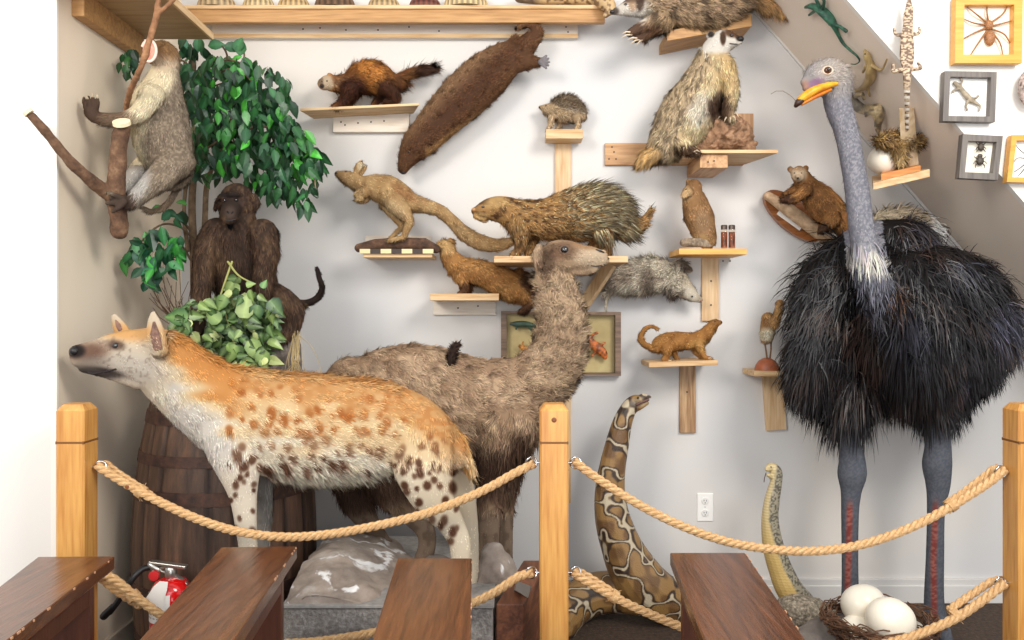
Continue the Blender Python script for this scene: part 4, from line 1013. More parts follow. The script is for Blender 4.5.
os_ = Beast('ostrich', 'large black ostrich with grey neck and yellow beak standing at the right', 'ostrich', OY, [
    dict(k=.8, p=[(805, 82, 5, -.06), (814, 78, 13, -.05), (828, 76, 17.5, -.03), (838, 80, 15, -.02), (842, 88, 12, -.01)]),
    dict(k=.85, p=[(836, 85, 14, -.02), (838, 105, 13.5, -.03), (846, 130, 12, -.05), (852, 160, 11.5, -.08), (857, 190, 12, -.11), (861, 225, 12.5, -.14), (867, 260, 14, -.16), (877, 295, 21, -.15), (887, 330, 32, -.08), (900, 350, 40, 0)]),
    dict(k=.9, p=[(806, 88, 4, -.06), (814, 86, 8, -.05), (828, 88, 10, -.03)]),
    dict(k=.62, p=[(842, 275, 38, .08), (870, 300, 62, .05), (915, 325, 74, .05), (950, 325, 66, .07)]),
    dict(k=.5, p=[(868, 262, 40, .06), (842, 300, 46, .0), (824, 345, 36, -.02), (812, 378, 22, -.02)]),
    dict(k=.5, p=[(935, 285, 42, .0), (970, 300, 40, -.02), (975, 340, 34, -.02), (950, 385, 22, 0)]),
    dict(k=.62, p=[(905, 250, 32, .15), (880, 245, 26, .15)]),
    dict(k=.9, p=[(852, 385, 22, .0), (848, 415, 13, -.02), (849, 440, 10.5, -.02), (852, 458, 12.5, -.02), (852, 475, 14, -.02), (851, 492, 10, -.02), (850, 515, 8.5, -.02), (850, 560, 8, -.02), (850, 598, 8.5, -.02), (848, 618, 10, -.02)]),
    dict(k=.9, p=[(934, 385, 22, .02), (936, 420, 13, .0), (938, 445, 12.5, .0), (937, 465, 14, .0), (938, 485, 11.5, .0), (936, 510, 8.5, .0), (935, 555, 8.5, .0), (934, 600, 9.5, .0), (936, 622, 11, .0)]),
    dict(k=1.0, p=[(848, 620, 9, -.02), (840, 624, 8, -.10), (832, 634, 6.5, -.2)]), dict(k=1.0, p=[(848, 620, 8, -.02), (856, 626, 6, -.08), (862, 630, 4.5, -.12)]),
    dict(k=1.0, p=[(936, 624, 9, .0), (942, 630, 8, -.08), (946, 640, 6.5, -.17)]), dict(k=1.0, p=[(936, 624, 8, .0), (930, 628, 5, -.05), (926, 632, 4, -.08)]),
    ], os_col, vox=1.5, smooth=3, basez=0.0, fur=[
    dict(n=2200, length=5, width=.5, lift=.5, grav=.0, rand=.5, segs=2, root=.9, tip=1.15, lenfn=lambda u, v: ((v < 95) & (u > 803) & ~((u < 822) & (v > 78))).astype(float)),
    dict(n=9000, length=4, width=.6, lift=.25, grav=.3, rand=.35, segs=2, root=.85, tip=1.1, lenfn=lambda u, v: ((v > 95) & (v < 300) & (u > 826) & (u < 900)).astype(float)),
    dict(n=700, length=20, width=1.6, lift=.25, grav=.5, rand=.25, segs=3, root=.9, tip=1.1, lenfn=lambda u, v: ((v > 240) & (v < 262) & (u > 850) & (u < 885)).astype(float))], mat=None)
# plumage: long drooping plumes over the trunk
def plume_col(u, v, p, n):
    nz = uvn(u, v, 18, 14, 3); c = mixc(flat(u, (20, 18, 20)), (48, 36, 30), sst(nz, .5, .8)*.8)
    c = mixc(c, (104, 74, 52), spot(u, v, 893, 287, 12, 14, 20, .5)*.8); c = mixc(c, (64, 66, 84), sst(uvn(u, v, 26, 22, 8), .62, .8)*sst(u, 880, 930)*.6)  # brown patch, then bluish sheen painted into the right-hand plumes
    c = mixc(c, (96, 72, 54), spot(u, v, 845, 318, 22, 10, 10, .6)*.5)
    return c
def pl_ok(u, v):
    nk = (np.abs(u-np.interp(v, [200, 260, 300, 345], [861, 868, 880, 890])) < np.interp(v, [200, 270, 300, 345], [26, 19, 18, 4])) & (v < 340)
    return ((v > 205) & (v < 412) & ~nk).astype(float)
PV, PT, PN, PF = os_.V, os_.T, os_.N, os_.flow
cen = np.array(P(900, 300, OY+.1)); fd = unit((PF[0]-cen)*np.array([1, .4, .5])+np.array([0, 0, -.15])); PF2 = (PF[0], fd, PF[2])
vs_l = []
def lobes(u, v): return pl_ok(u, v)*(0.6+0.7*uvn(u, v, 26, 40, 12))*(1-.45*sst(u, 950, 985)*sst(v, 330, 360))*(1-.3*sst(-u, -815, -790))
for i, kw in enumerate([dict(n=17000, length=32, width=1.3, lift=.26, grav=.55, rand=.42, segs=4, droop=.36, settle=.02, clump=1.0, jitter=.35, root=.8, tip=1.3, lenfn=lobes),
                        dict(n=9000, length=36, width=1.1, lift=.45, grav=.9, rand=.3, segs=4, droop=.5, settle=.0, clump=1.1, jitter=.4, root=.8, tip=1.6, lenfn=lambda u, v: lobes(u, v)*(v > 330)),
                        dict(n=5000, length=15, width=.9, lift=.5, grav=.2, rand=.7, segs=3, droop=.3, settle=.0, clump=1.0, jitter=.5, root=.9, tip=2.2, lenfn=pl_ok)]):
    vs_l.append(strands(PV, PT, PN, PF2, plume_col, Y0=OY, seed=20+i, **kw))
rf_fl = (PF[0], unit(PF[1]+np.array([0, 0, -.6])), PF[2])
vs_l.append(strands(PV, PT, PN, rf_fl, lambda u, v, p, n: mixc(flat(u, (74, 74, 84)), (26, 24, 28), sst(v, 285, 330)), Y0=OY, seed=31, n=2600, length=16, width=1.0, lift=.12, grav=.4, rand=.25, segs=3, droop=.2, settle=.05, clump=.6, jitter=.45, root=.8, tip=1.5,
    lenfn=lambda u, v: ((v > 262) & (v < 352) & (np.abs(u-np.interp(v, [260, 300, 350], [867, 879, 894])) < np.interp(v, [260, 300, 350], [16, 26, 36]))).astype(float)))
VV = []; TT = []; CC = []; NN = []; o_ = 0
for a, b, c, d in vs_l: VV.append(a); TT.append(b+o_); CC.append(c); NN.append(d); o_ += len(a)
np_mesh('plumage', np.vstack(VV), np.vstack(TT), np.vstack(CC), np.vstack(NN), vcol('black_plumes', rough=.42, spec=.5, usen=True), os_.root)
# dark ruff where the neck enters
os_.eye(827.5, 70.5, 4.1, rim=(206, 188, 168), col=plain('amber_eye', (84, 46, 22), rough=.1, coat=.6), sink=.1); 
p_, n_ = os_.hit(827.5, 70.5); MB().ball(p_ + Vector((-.001, -.0155, 0)), S(1.9, OY), 12).build('pupil', M_EYE(), os_.root, smooth=True)
def beakpart(name, pts, mat, k):
    m = MB(); rows = [tuple(P(u, v, OY-.06+d))+(S(r, OY), k) for (u, v, r, d) in pts]; R_ = cr(rows, 5)
    m.tube([Vector(x[:3]) for x in R_], [x[3] for x in R_], 14, k=k); return m.build(name, mat, os_.root, smooth=True)
YB = rocky('yellow_beak', (222, 130, 30), (240, 172, 36), (246, 196, 70), scale=20, bump=.1, rough=.4)
beakpart('upper_beak', [(836, 84, 2, -.03), (826, 86, 3.2, -.045), (815, 90, 4, -.06), (806, 95.5, 4.2, -.06), (800, 100, 3.4, -.055)], YB, 1.5)
beakpart('lower_beak', [(830, 90, 1.6, -.03), (818, 95.5, 2, -.045), (809, 100, 2, -.05), (802, 104, 1.6, -.05)], rocky('orange_beak', (196, 96, 24), (220, 130, 30), scale=20, bump=.1, rough=.4), 1.6)
beakpart('beak_tip', [(801, 100, 3.5, -.056), (798, 103, 3.3, -.055), (796, 105.5, 2.2, -.05)], plain('dark_beak_tip', (62, 38, 30), rough=.35), 1.4)
m = MB(); m.tube([P(u, v, OY-.1) for u, v in [(796, 101), (790, 95), (783, 91), (776, 91), (771, 94)]], .0016, 6); o = m.build('grass_wisp', plain('dry_stem', (130, 116, 96)), None); tag(o, 'thin dry wisp curling from the tip of the ostrich beak', 'stem')
# white-tan tail plumes behind
V_, T_, N_, fl_ = fuse([dict(k=.4, p=[(872, 232, 12, .2), (890, 222, 13, .2), (912, 222, 12, .2), (936, 234, 9, .2)])], OY, .006, 2)
cf = lambda u, v, p, n: mixc(flat(u, (214, 194, 164)), (244, 240, 232), sst(u, 920, 932))
a, b, c, d = strands(V_, T_, N_, fl_, cf, n=3500, length=11, width=.9, lift=.5, grav=-.1, rand=.5, segs=3, droop=.3, Y0=OY, clump=.5)
np_mesh('tail_plumes', np.vstack([V_, a]), np.vstack([T_, b+len(V_)]), np.vstack([cf(*uv_of(V_), V_, N_), c]), np.vstack([N_, d]), M_FUR(), os_.root)

# ============================================================ NEST AND EGGS
mound('rock', [dict(p=[(800, 660, 26), (840, 650, 34, .05), (880, 660, 34), (920, 662, 20)], k=1.0)], 2.95, 'grey rock beneath the nest of ostrich eggs', None, rocky('dark_rock', (90, 82, 78), (120, 110, 102)), (0.012, 9), 2.0)
nc = P(879, 630, 2.93); t = thing('nest', 'round twig nest holding the big white eggs by the ostrich feet', 'nest', tuple(nc - Vector((0, 0, .06))))
m = MB(); rng = random.Random(3)
for i in range(240):
    a0 = rng.uniform(0, 6.28); ln = rng.uniform(.5, 1.3); r0 = rng.uniform(.13, .19); z0 = rng.uniform(-.05, .06); r0 += z0*.5
    pts = [nc + Vector(((r0+rng.uniform(-.008, .008))*math.cos(a0+ln*j/5), (r0+rng.uniform(-.008, .008))*math.sin(a0+ln*j/5), z0+rng.uniform(-.012, .012))) for j in range(6)]
    m.tube(pts, rng.uniform(.0018, .0034), 5)
m.build('twigs', rocky('nest_twigs', (78, 52, 36), (112, 78, 54), (150, 112, 82), scale=30), t, smooth=True)['kind'] = 'stuff'
EGG = rocky('egg_shell', (238, 228, 208), (243, 235, 218), (246, 240, 226), scale=6, bump=.05, rough=.3)
def egg(u, v, Y, r, label, ang=0, grp='ostrich eggs in the nest', sx=1.12, mat=None):
    m = MB(); c = P(u, v, Y); R_ = S(r, Y); m.ball(Vector((0, 0, 0)), R_, 32); a = math.radians(ang)
    vs = []
    for p in m.v:
        x, y, z = p; x *= sx*(1+.07*x/R_); vs.append((c.x + x*math.cos(a)-z*math.sin(a), c.y+y, c.z+x*math.sin(a)+z*math.cos(a)))
    m.v = vs; o = m.build('egg', mat or EGG, None, smooth=True); tag(o, label, 'egg', grp); return o
egg(862, 605, 2.98, 19.5, 'cream ostrich egg at the upper left in the nest behind the front egg', 25)
egg(889, 621, 2.83, 23, 'foremost and largest looking ostrich egg in the nest', 5, sx=1.04)
egg(858, 633, 2.93, 18, 'low ostrich egg half sunk at the front left of the nest', 10)
egg(912, 637, 3.0, 16, 'ostrich egg low in the nest behind the lower rope', 0)
# ============================================================ MACAQUE ON THE BRANCH
def topfac(u, v, tu, tv, bv):
    a = np.interp(u, tu, tv); b = np.interp(u, tu, bv); return np.clip((v-a)/(b-a), 0, 1)
MY = 3.02
def mk_col(u, v, p, n):
    fine = uvn(u, v, 1.6, 1.6, 3)
    c = mixc(flat(u, (128, 112, 94)), (168, 150, 128), sst(fine, .3, .8))
    # pale chest facing left
    ch = sst(-(u-np.interp(v, [60, 80, 100, 120, 140, 165, 190, 210], [178, 176, 166, 150, 142, 148, 154, 136])), -5, 7)
    c = mixc(c, (240, 222, 184), ch*(v > 66)*(v < 165)); c = mixc(c, (196, 190, 182), sst(v, 160, 172)*spot(u, v, 134, 178, 16, 22, 0, .4))
    c = mixc(c, (150, 112, 74), spot(u, v, 166, 48, 17, 12, 20, .5)*.95); c = mixc(c, (214, 190, 160), spot(u, v, 166, 64, 14, 8, 10, .5)*.8)
    c = mixc(c, (96, 74, 58), spot(u, v, 108, 118, 26, 10, 0, .4)*.85); c = mixc(c, (84, 64, 52), spot(u, v, 91, 108, 11, 20, 0, .3))
    c = mixc(c, (80, 64, 54), spot(u, v, 122, 203, 15, 12, 0, .3)); c = mixc(c, (120, 98, 78), spot(u, v, 160, 212, 26, 6, -35, .4)*.7)
    return c
hn = [dict(k=.8, p=[(95, 112, 3, -.14), (90+i*4.2-5, 104, 2.3, -.15), (88+i*4.5-4, 97+abs(i-1.2)*1.2, 1.7, -.15)]) for i in range(4)]
mk = Beast('macaque', 'grey and cream macaque monkey clinging to the cut branch by the side wall', 'monkey', MY, [
    dict(k=.85, p=[(154, 54, 11, -.02), (160, 55, 15), (166, 58, 14), (168, 64, 12)]),
    dict(k=.8, p=[(166, 66, 12), (163, 84, 19), (159, 104, 27), (160, 128, 29), (166, 150, 27), (172, 168, 21)]),
    dict(k=.8, p=[(152, 96, 13, -.1), (140, 112, 9.5, -.12), (124, 119, 7.5, -.13), (106, 119, 6.5, -.14), (95, 117, 6.2, -.14), (91, 112, 7, -.14)]),
    dict(k=.8, p=[(176, 162, 19, -.04), (164, 174, 15, -.1), (150, 186, 11.5, -.12), (138, 196, 9, -.13), (130, 203, 7, -.14), (121, 201, 6.5, -.16), (114, 198, 4.5, -.17)]),
    dict(k=.8, p=[(160, 160, 18, .06), (145, 168, 13, .04), (134, 178, 10, .0), (128, 190, 8, -.04), (122, 200, 6, -.08)]),
    dict(k=.9, p=[(124, 202, 4, -.17), (118, 208, 3, -.19), (113, 211, 2, -.19)]), dict(k=.9, p=[(122, 199, 4, -.17), (114, 195, 2.6, -.19), (109, 193, 2, -.19)]),
    dict(k=.9, p=[(120, 203, 4, -.17), (112, 203, 2.8, -.19), (107, 203, 2, -.18)]),
    dict(k=.9, p=[(181, 172, 6, .05), (176, 190, 3.5, .06), (165, 206, 3, .05), (152, 211, 2.4, .04), (144, 208, 2, .03)]),
    dict(k=.8, p=[(151, 40, 3, -.02), (150, 50, 4, -.03)]),
    dict(k=.8, p=[(89, 112, 3, -.15), (85, 107, 2.2, -.16), (86, 102, 1.6, -.16)]),
    ] + hn, mk_col, vox=.85, smooth=2, fur=[dict(n=52000, length=5, width=.62, lift=.2, grav=.35, rand=.2, segs=2, clump=.4, jitter=.2, root=.75, tip=1.15,
        lenfn=lambda u, v: np.where((u < 100) | ((u < 128) & (v > 193)), .3, np.where((v < 70) & (u < 158), .5, 1.0)))])
m = MB(); c_ = P(150, 51.5, MY-.075); m.ball(c_, S(1, MY), 20, sc=(7, 4, 10.5)); ear = m.build('ear', rocky('pink_ear', (214, 128, 108), (232, 158, 136), (240, 184, 162), scale=30, bump=.3, rough=.5), mk.root, smooth=True)
m = MB(); m.tube([c_+Vector((S(7*math.cos(a), MY), -S(2.2, MY), S(10.5*math.sin(a), MY))) for a in [i*math.pi/9-2.2 for i in range(15)]], S(1.4, MY), 8); m.build('ear_rim', plain('pale_pink', (244, 214, 200), rough=.6), ear, smooth=True)
m = MB(); m.tube([c_+Vector((S(a, MY), -S(3.6, MY), S(b, MY))) for a, b in [(2, 5), (-2, 1), (1.5, -3), (0, -6)]], S(.9, MY), 6); m.build('ear_fold', plain('deep_pink', (206, 120, 104)), ear, smooth=True)
mk.claws([(88, 99, 87, 96), (93, 97, 93, 94), (97, 98, 98, 95)], .8)

# branches
BARK = rocky('brown_bark', (74, 52, 38), (112, 82, 60), (150, 118, 90), scale=22, bump=1.0); CUT = plain('cut_wood', (236, 220, 184), rough=.7, var=.06)
t = thing('tree_branch', 'forked brown branch with cut ends mounted by the corner carrying the macaque', 'branch', tuple(P(118, 236, 2.86)))
V_, T_, N_, f_ = fuse([dict(k=1, p=[(122, 128, 8, -.13), (119, 150, 8, -.13), (117, 175, 8.5, -.12), (116, 200, 9, -.1), (119, 220, 8.5, -.08), (119, 232, 8, -.07)]),
    dict(k=1, p=[(31, 116, 4.6, -.33), (45, 131, 5, -.31), (62, 152, 5.3, -.27), (84, 175, 5.8, -.2), (104, 191, 7, -.12), (114, 200, 7, -.1)])], 2.98, .0045, 1, (.0028, 22))
np_mesh('limb', V_, T_, flat(V_[:, 0], (110, 80, 60)), N_, BARK, t)
def cutdisc(c, ax, r, nm='cut_end'):
    m = MB(); ax = Vector(ax).normalized(); m.tube([Vector(c), Vector(c)+ax*.012], [r, r*.97], 18, cap=False); return m.build(nm, CUT, t, smooth=False)
cutdisc(P(122, 124.5, 2.825), (.05, -.55, .8), S(8.6, 2.85)); cutdisc(P(29.5, 114, 2.645), (-.7, -.25, .8), S(5, 2.65))
V_, T_, N_, f_ = fuse([dict(k=1, p=[(126, 112, 2.6, -.02), (128, 98, 2.8, -.1), (134, 82, 2.9, -.2), (143, 62, 3.0, -.25), (150, 38, 3.0, -.25), (156, 18, 3.0, -.25), (158, 2, 2.8, -.25), (159, -16, 2.5, -.25)]),
    dict(k=1, p=[(157, 14, 2.6, -.25), (166, 7, 2.2, -.25), (174, -1, 1.8, -.25), (180, -10, 1.4, -.25)])], 3.0, .0036, 1, (.002, 40))
t2 = thing('tree_branch', 'thin upright forked twig crossing the ear of the macaque', 'branch', tuple(P(126, 112, 2.98))); np_mesh('limb', V_, T_, flat(V_[:, 0], (140, 96, 64)), N_, rocky('tan_bark', (122, 84, 56), (156, 112, 78), (184, 140, 104), scale=30, bump=.6), t2)

# ============================================================ BABOON
BY = 3.2
def bb_col(u, v, p, n):
    fine = uvn(u, v, 1.8, 2.6, 3); c = mixc(flat(u, (62, 46, 36)), (98, 74, 56), sst(fine, .35, .85))
    c = mixc(c, (52, 38, 30), spot(u, v, 238, 262, 15, 34, 0, .4)*.85); c = mixc(c, (112, 86, 62), sst(uvn(u, v, 14, 20, 7), .55, .8)*.4)
    c = mixc(c, (60, 46, 40), spot(u, v, 232, 207, 11, 12, 0, .3)*.95); c = mixc(c, (92, 76, 66), spot(u, v, 230, 212, 5, 6, 0, .5)*.6)
    c = mixc(c, (36, 28, 26), spot(u, v, 230, 195, 12, 2.6, 0, .4)*.9)
    c = mixc(c, (40, 28, 24), sst(u, 302, 308)*.9); return c
bb = Beast('baboon', 'dark brown baboon sitting with arms straight down under the ficus leaves', 'monkey', BY, [
    dict(k=.9, p=[(237, 200, 17), (237, 207, 19), (236, 214, 16)]), dict(k=.9, p=[(232, 208, 10, -.05), (230, 213, 9.5, -.09), (230, 218, 8, -.11)]),
    dict(k=.8, p=[(236, 196, 6, -.05), (222, 197, 4, -.055)]), dict(k=.8, p=[(230, 194.5, 2.8, -.068), (238, 194.5, 2.8, -.065)]),
    dict(k=.8, p=[(238, 222, 19), (238, 240, 31), (241, 262, 32), (246, 285, 31), (250, 305, 28), (255, 318, 24)]),
    dict(k=.9, p=[(217, 232, 15, -.04), (207, 250, 12.5, -.08), (204, 272, 10.5, -.1), (202, 292, 9, -.12), (200, 308, 7.5, -.13), (199, 320, 7, -.14), (198, 330, 6, -.17)]),
    dict(k=.9, p=[(262, 234, 16, -.04), (266, 252, 13, -.08), (264, 274, 10.5, -.1), (264, 292, 9, -.12), (263, 306, 8, -.12)]),
    dict(k=.8, p=[(262, 300, 20, .0), (276, 302, 18, -.06), (290, 312, 15, -.08), (290, 326, 10, -.1), (284, 334, 7, -.12)]),
    dict(k=.9, p=[(275, 300, 7, .08), (292, 302, 4.2, .09), (306, 303, 3.6, .09), (317, 298, 3.4, .09), (322, 288, 3, .08), (319, 277, 2.6, .07), (317, 268, 1.8, .06)]),
    dict(k=.6, p=[(254, 197, 4, .0), (256, 203, 4.5, .0), (254, 209, 3, .0)]), dict(k=.6, p=[(219, 200, 3.4, .01), (217, 206, 3.6, .01)]),
    ], bb_col, vox=.95, smooth=2, fur=[dict(n=60000, length=8, width=.75, lift=.25, grav=.6, rand=.2, segs=2, clump=.5, jitter=.22, root=.7, tip=1.2,
        lenfn=lambda u, v: np.where((u > 220) & (u < 244) & (v > 193) & (v < 224), .12, np.where(v < 225, .55, np.where((u > 303), .3, np.where((v > 312) & (u < 215), .4, 1.0)))))])
bb.eye(225, 200.5, 1.7, sink=-.3); bb.eye(236, 200.5, 1.7, sink=-.3)
bb.line([(225, 219.5), (230, 220.5), (235, 219.5)], .6, M_BLACK()); bb.line([(227.5, 212), (228.5, 213)], .8, M_BLACK(), 'nostril'); bb.line([(231.5, 213), (232.5, 212)], .8, M_BLACK(), 'nostril')
# stump on the barrel
t = thing('tree_stump', 'grey stump on the barrel on which the baboon sits', 'stump', tuple(P(280, 392, 3.2)))
V_, T_, N_, f_ = fuse([dict(k=1, p=[(262, 392, 40, .02), (262, 360, 39, .02), (262, 334, 36, .02), (262, 320, 26, .02)])], 3.22, .009, 1, (.012, 14))
V_[:, 2] = np.maximum(V_[:, 2], 1.0); np_mesh('trunk', V_, T_, flat(V_[:, 0], (120, 112, 104)), N_, rocky('grey_bark', (84, 76, 70), (130, 120, 112), (176, 166, 156), scale=14, bump=1.2), t)
m = MB(); rng = random.Random(9)
for i in range(20):
    u0 = rng.uniform(292, 301); m.tube([P(u0, rng.uniform(330, 345), 3.05), P(u0+rng.uniform(-6, 4), 360, 3.02), P(u0+rng.uniform(-12, 6), rng.uniform(372, 392), 3.03)], .0011, 4)
o = m.build('dry_grass', plain('straw', (176, 154, 108)), None); tag(o, 'tuft of dry grass blades hanging in front of the grey stump', 'grass', kind='stuff')
m = MB(); q = cr([tuple(P(*x)) for x in [(298, 335, 3.1), (310, 345, 3.1), (318, 360, 3.1), (322, 380, 3.1)]], 5); m.tube([Vector(x) for x in q], .0011, 5)
o = m.build('plant_stem', plain('straw', (176, 154, 108)), None); tag(o, 'single thin stem arching right of the grey stump', 'stem')

# ============================================================ PLANTS
LEAFM = vcol('glossy_leaf', rough=.36, spec=.45)
def leaf(m, base, d, nrm, L, W, col, fold=.25, droop=.3, lobes=None):
    d = Vector(d).normalized(); nrm = Vector(nrm); x = d.cross(nrm)
    if x.length < 1e-3: return
    x.normalize(); n = x.cross(d).normalized(); vs = []; ts = [0, .18, .42, .68, .88, 1.0]; ws = [0.06, .72, 1.0, .72, .3, 0]
    if lobes == 'ivy': ws = [.5, 1.0, .95, .55, .22, 0]
    b = Vector(base); prof = []
    for t_, w_ in zip(ts, ws):
        c = b + d*(L*t_) - n*(droop*L*t_*t_)
        vs += [c - x*(W*w_) + n*(fold*W*w_), c, c + x*(W*w_) + n*(fold*W*w_)]
    fs = []
    for i in range(5):
        a = 3*i; fs += [(a, a+1, a+4, a+3), (a+1, a+2, a+5, a+4)]
    n0 = len(m.v); m.v += [tuple(p) for p in vs]; m.f += [tuple(i+n0 for i in f) for f in fs]; m.m += [0]*len(fs)
    k = nlin(col); vc = nlin([min(255, c*1.25+8) for c in col]) if not lobes else nlin([min(255, a*.6+b_*.5) for a, b_ in zip(col, (170, 190, 120))])
    for i in range(len(vs)): m.c.append(tuple(vc if i % 3 == 1 else k))
def inpoly(x, y, poly):
    r = False; j = len(poly)-1
    for i in range(len(poly)):
        if ((poly[i][1] > y) != (poly[j][1] > y)) and (x < (poly[j][0]-poly[i][0])*(y-poly[i][1])/(poly[j][1]-poly[i][1])+poly[i][0]): r = not r
        j = i
    return r
def foliage(poly, n, Y, dY, L, W, cols, seed, down=1.0, side=.5, ivy=None, face=.8):
    rng = random.Random(seed); us = [p[0] for p in poly]; vv = [p[1] for p in poly]; out = []
    while len(out) < n:
        u, v = rng.uniform(min(us), max(us)), rng.uniform(min(vv), max(vv))
        if inpoly(u, v, poly): out.append((u, v))
    m = MB()
    for u, v in out:
        y = Y + rng.uniform(-dY, dY); s = rng.uniform(.75, 1.2); b = P(u, v-L*.4, y)
        d = Vector((rng.gauss(0, side), rng.gauss(0, .35), -down+rng.gauss(0, .3))); n_ = Vector((rng.gauss(0, .5), -face, rng.gauss(.35, .4)))
        c = rng.choice(cols); k = rng.uniform(.8, 1.2); leaf(m, b, d, n_, S(L*s, y), S(W*s, y), [x*k for x in c], droop=rng.uniform(0, .45), lobes=ivy)
    return m, out
GR = [(24, 58, 30), (32, 72, 36), (42, 92, 40), (20, 48, 30), (30, 64, 40), (28, 60, 36), (40, 82, 46), (36, 76, 40), (56, 132, 42)]
GD = [(26, 60, 36), (34, 74, 44), (44, 90, 52), (40, 84, 60)]
t = thing('ficus_tree', 'artificial ficus tree with hanging glossy green leaves above the baboon', 'plant', tuple(P(200, 392, 3.45)))
canopy = [(186, 90), (200, 72), (215, 58), (232, 62), (250, 62), (272, 72), (288, 84), (292, 104), (286, 118), (300, 128), (310, 142), (320, 150), (323, 172), (318, 196), (308, 214), (298, 220), (292, 206), (284, 196), (272, 202), (262, 186), (246, 188), (230, 176), (214, 184), (200, 176), (190, 150), (194, 120)]
m, pts = foliage(canopy, 760, 3.38, .17, 16, 4.3, GR, 5); m.build('leaves', LEAFM, t)
m, _ = foliage([(178, 42), (202, 42), (206, 60), (200, 90), (204, 130), (198, 180), (186, 180), (190, 120), (180, 80)], 90, 3.48, .06, 15, 4.2, GD, 6); m.build('leaves', LEAFM, t)
m, _ = foliage([(122, 56), (136, 52), (140, 70), (130, 82), (120, 76)], 18, 3.12, .03, 12, 4, GR[:5], 7); m.build('leaves', LEAFM, t)
m = MB()
for (u, v, d, c) in ((214, 44, (.8, 0, .15), GD[2]), (230, 44, (.7, 0, -.1), GD[1]), (242, 50, (.3, 0, 1), GD[2]), (246, 54, (.1, 0, .9), GD[2]), (318, 150, (.3, 0, -1), GD[2]), (320, 160, (.2, 0, -1), GD[1])):
    leaf(m, P(u-6, v+2, 3.35), d, (0.1, -1, .2), S(17, 3.35), S(6, 3.35), c)
m.build('leaves', LEAFM, t)
m, _ = foliage([(120, 258), (135, 240), (160, 232), (180, 238), (188, 252), (176, 270), (160, 284), (148, 294), (142, 284), (138, 262), (126, 268), (118, 262)], 70, 3.1, .03, 18, 5.2, GD+[(30, 70, 50), (50, 120, 50)], 8, side=.8); m.build('leaves', LEAFM, t)
m, _ = foliage([(160, 210), (180, 206), (184, 222), (168, 228)], 9, 3.3, .04, 14, 5, GD+[(60, 120, 50)], 11, side=1.2); m.build('leaves', LEAFM, t)
TR = rocky('ficus_bark', (92, 74, 56), (128, 106, 82), (156, 134, 108), scale=20, bump=.6)
def stem(pts, r, parent, name='branch', mat=None):
    m = MB(); rows = [tuple(P(u, v, y)) for u, v, y in pts]; R_ = cr(rows, 6); n = len(R_); m.tube([Vector(x) for x in R_], [S(r*(1-.45*i/n), 3.4) for i in range(n)], 8)
    return m.build(name, mat or TR, parent, smooth=True)
stem([(196, 395, 3.5), (195, 330, 3.5), (194, 260, 3.5), (192, 200, 3.5), (196, 150, 3.48), (193, 100, 3.5), (194, 50, 3.5)], 5, t, 'trunk')
stem([(203, 395, 3.48), (202, 330, 3.48), (203, 270, 3.47), (205, 220, 3.46), (208, 180, 3.45), (224, 140, 3.42), (240, 100, 3.4)], 4, t, 'trunk')
stem([(188, 250, 3.48), (184, 210, 3.48), (190, 165, 3.48), (204, 150, 3.44)], 2.5, t)
for q in ([(194, 110, 3.5), (205, 92, 3.45), (220, 84, 3.4), (245, 78, 3.38)], [(193, 80, 3.5), (210, 64, 3.45), (228, 60, 3.4), (246, 66, 3.38), (262, 80, 3.36)], [(194, 95, 3.5), (215, 75, 3.42), (236, 70, 3.38), (262, 90, 3.35)],
          [(228, 60, 3.4), (226, 52, 3.38), (222, 46, 3.36)], [(240, 68, 3.38), (244, 58, 3.36), (244, 52, 3.36)], [(204, 150, 3.44), (240, 130, 3.38), (280, 130, 3.36), (310, 160, 3.34), (316, 190, 3.34)],
          [(194, 240, 3.48), (182, 228, 3.4), (165, 224, 3.34), (150, 232, 3.15), (138, 246, 3.1)], [(192, 262, 3.45), (180, 244, 3.38), (160, 236, 3.2), (146, 250, 3.1)], [(190, 230, 3.45), (178, 216, 3.36), (168, 212, 3.32)], [(193, 70, 3.5), (180, 60, 3.42), (150, 62, 3.25), (132, 62, 3.12)]):
    stem(q, 1.3, t, 'twig')
# bare twigs
t2 = thing('dry_twigs', 'spray of bare thin twigs behind the hyena ear left of the ficus trunk', 'twigs', tuple(P(180, 340, 3.4)))
rng = random.Random(4); m = MB()
for i in range(26):
    u0, v0 = rng.uniform(172, 190), rng.uniform(318, 335); u1, v1 = u0+rng.uniform(-30, 12), rng.uniform(262, 308)
    m.tube([P(u0, v0, 3.35), P((u0+u1)/2+rng.uniform(-5, 5), (v0+v1)/2, 3.33), P(u1, v1, 3.33)], .0013, 4)
m.build('twigs', plain('bare_twig', (112, 84, 64)), t2)['kind'] = 'stuff'
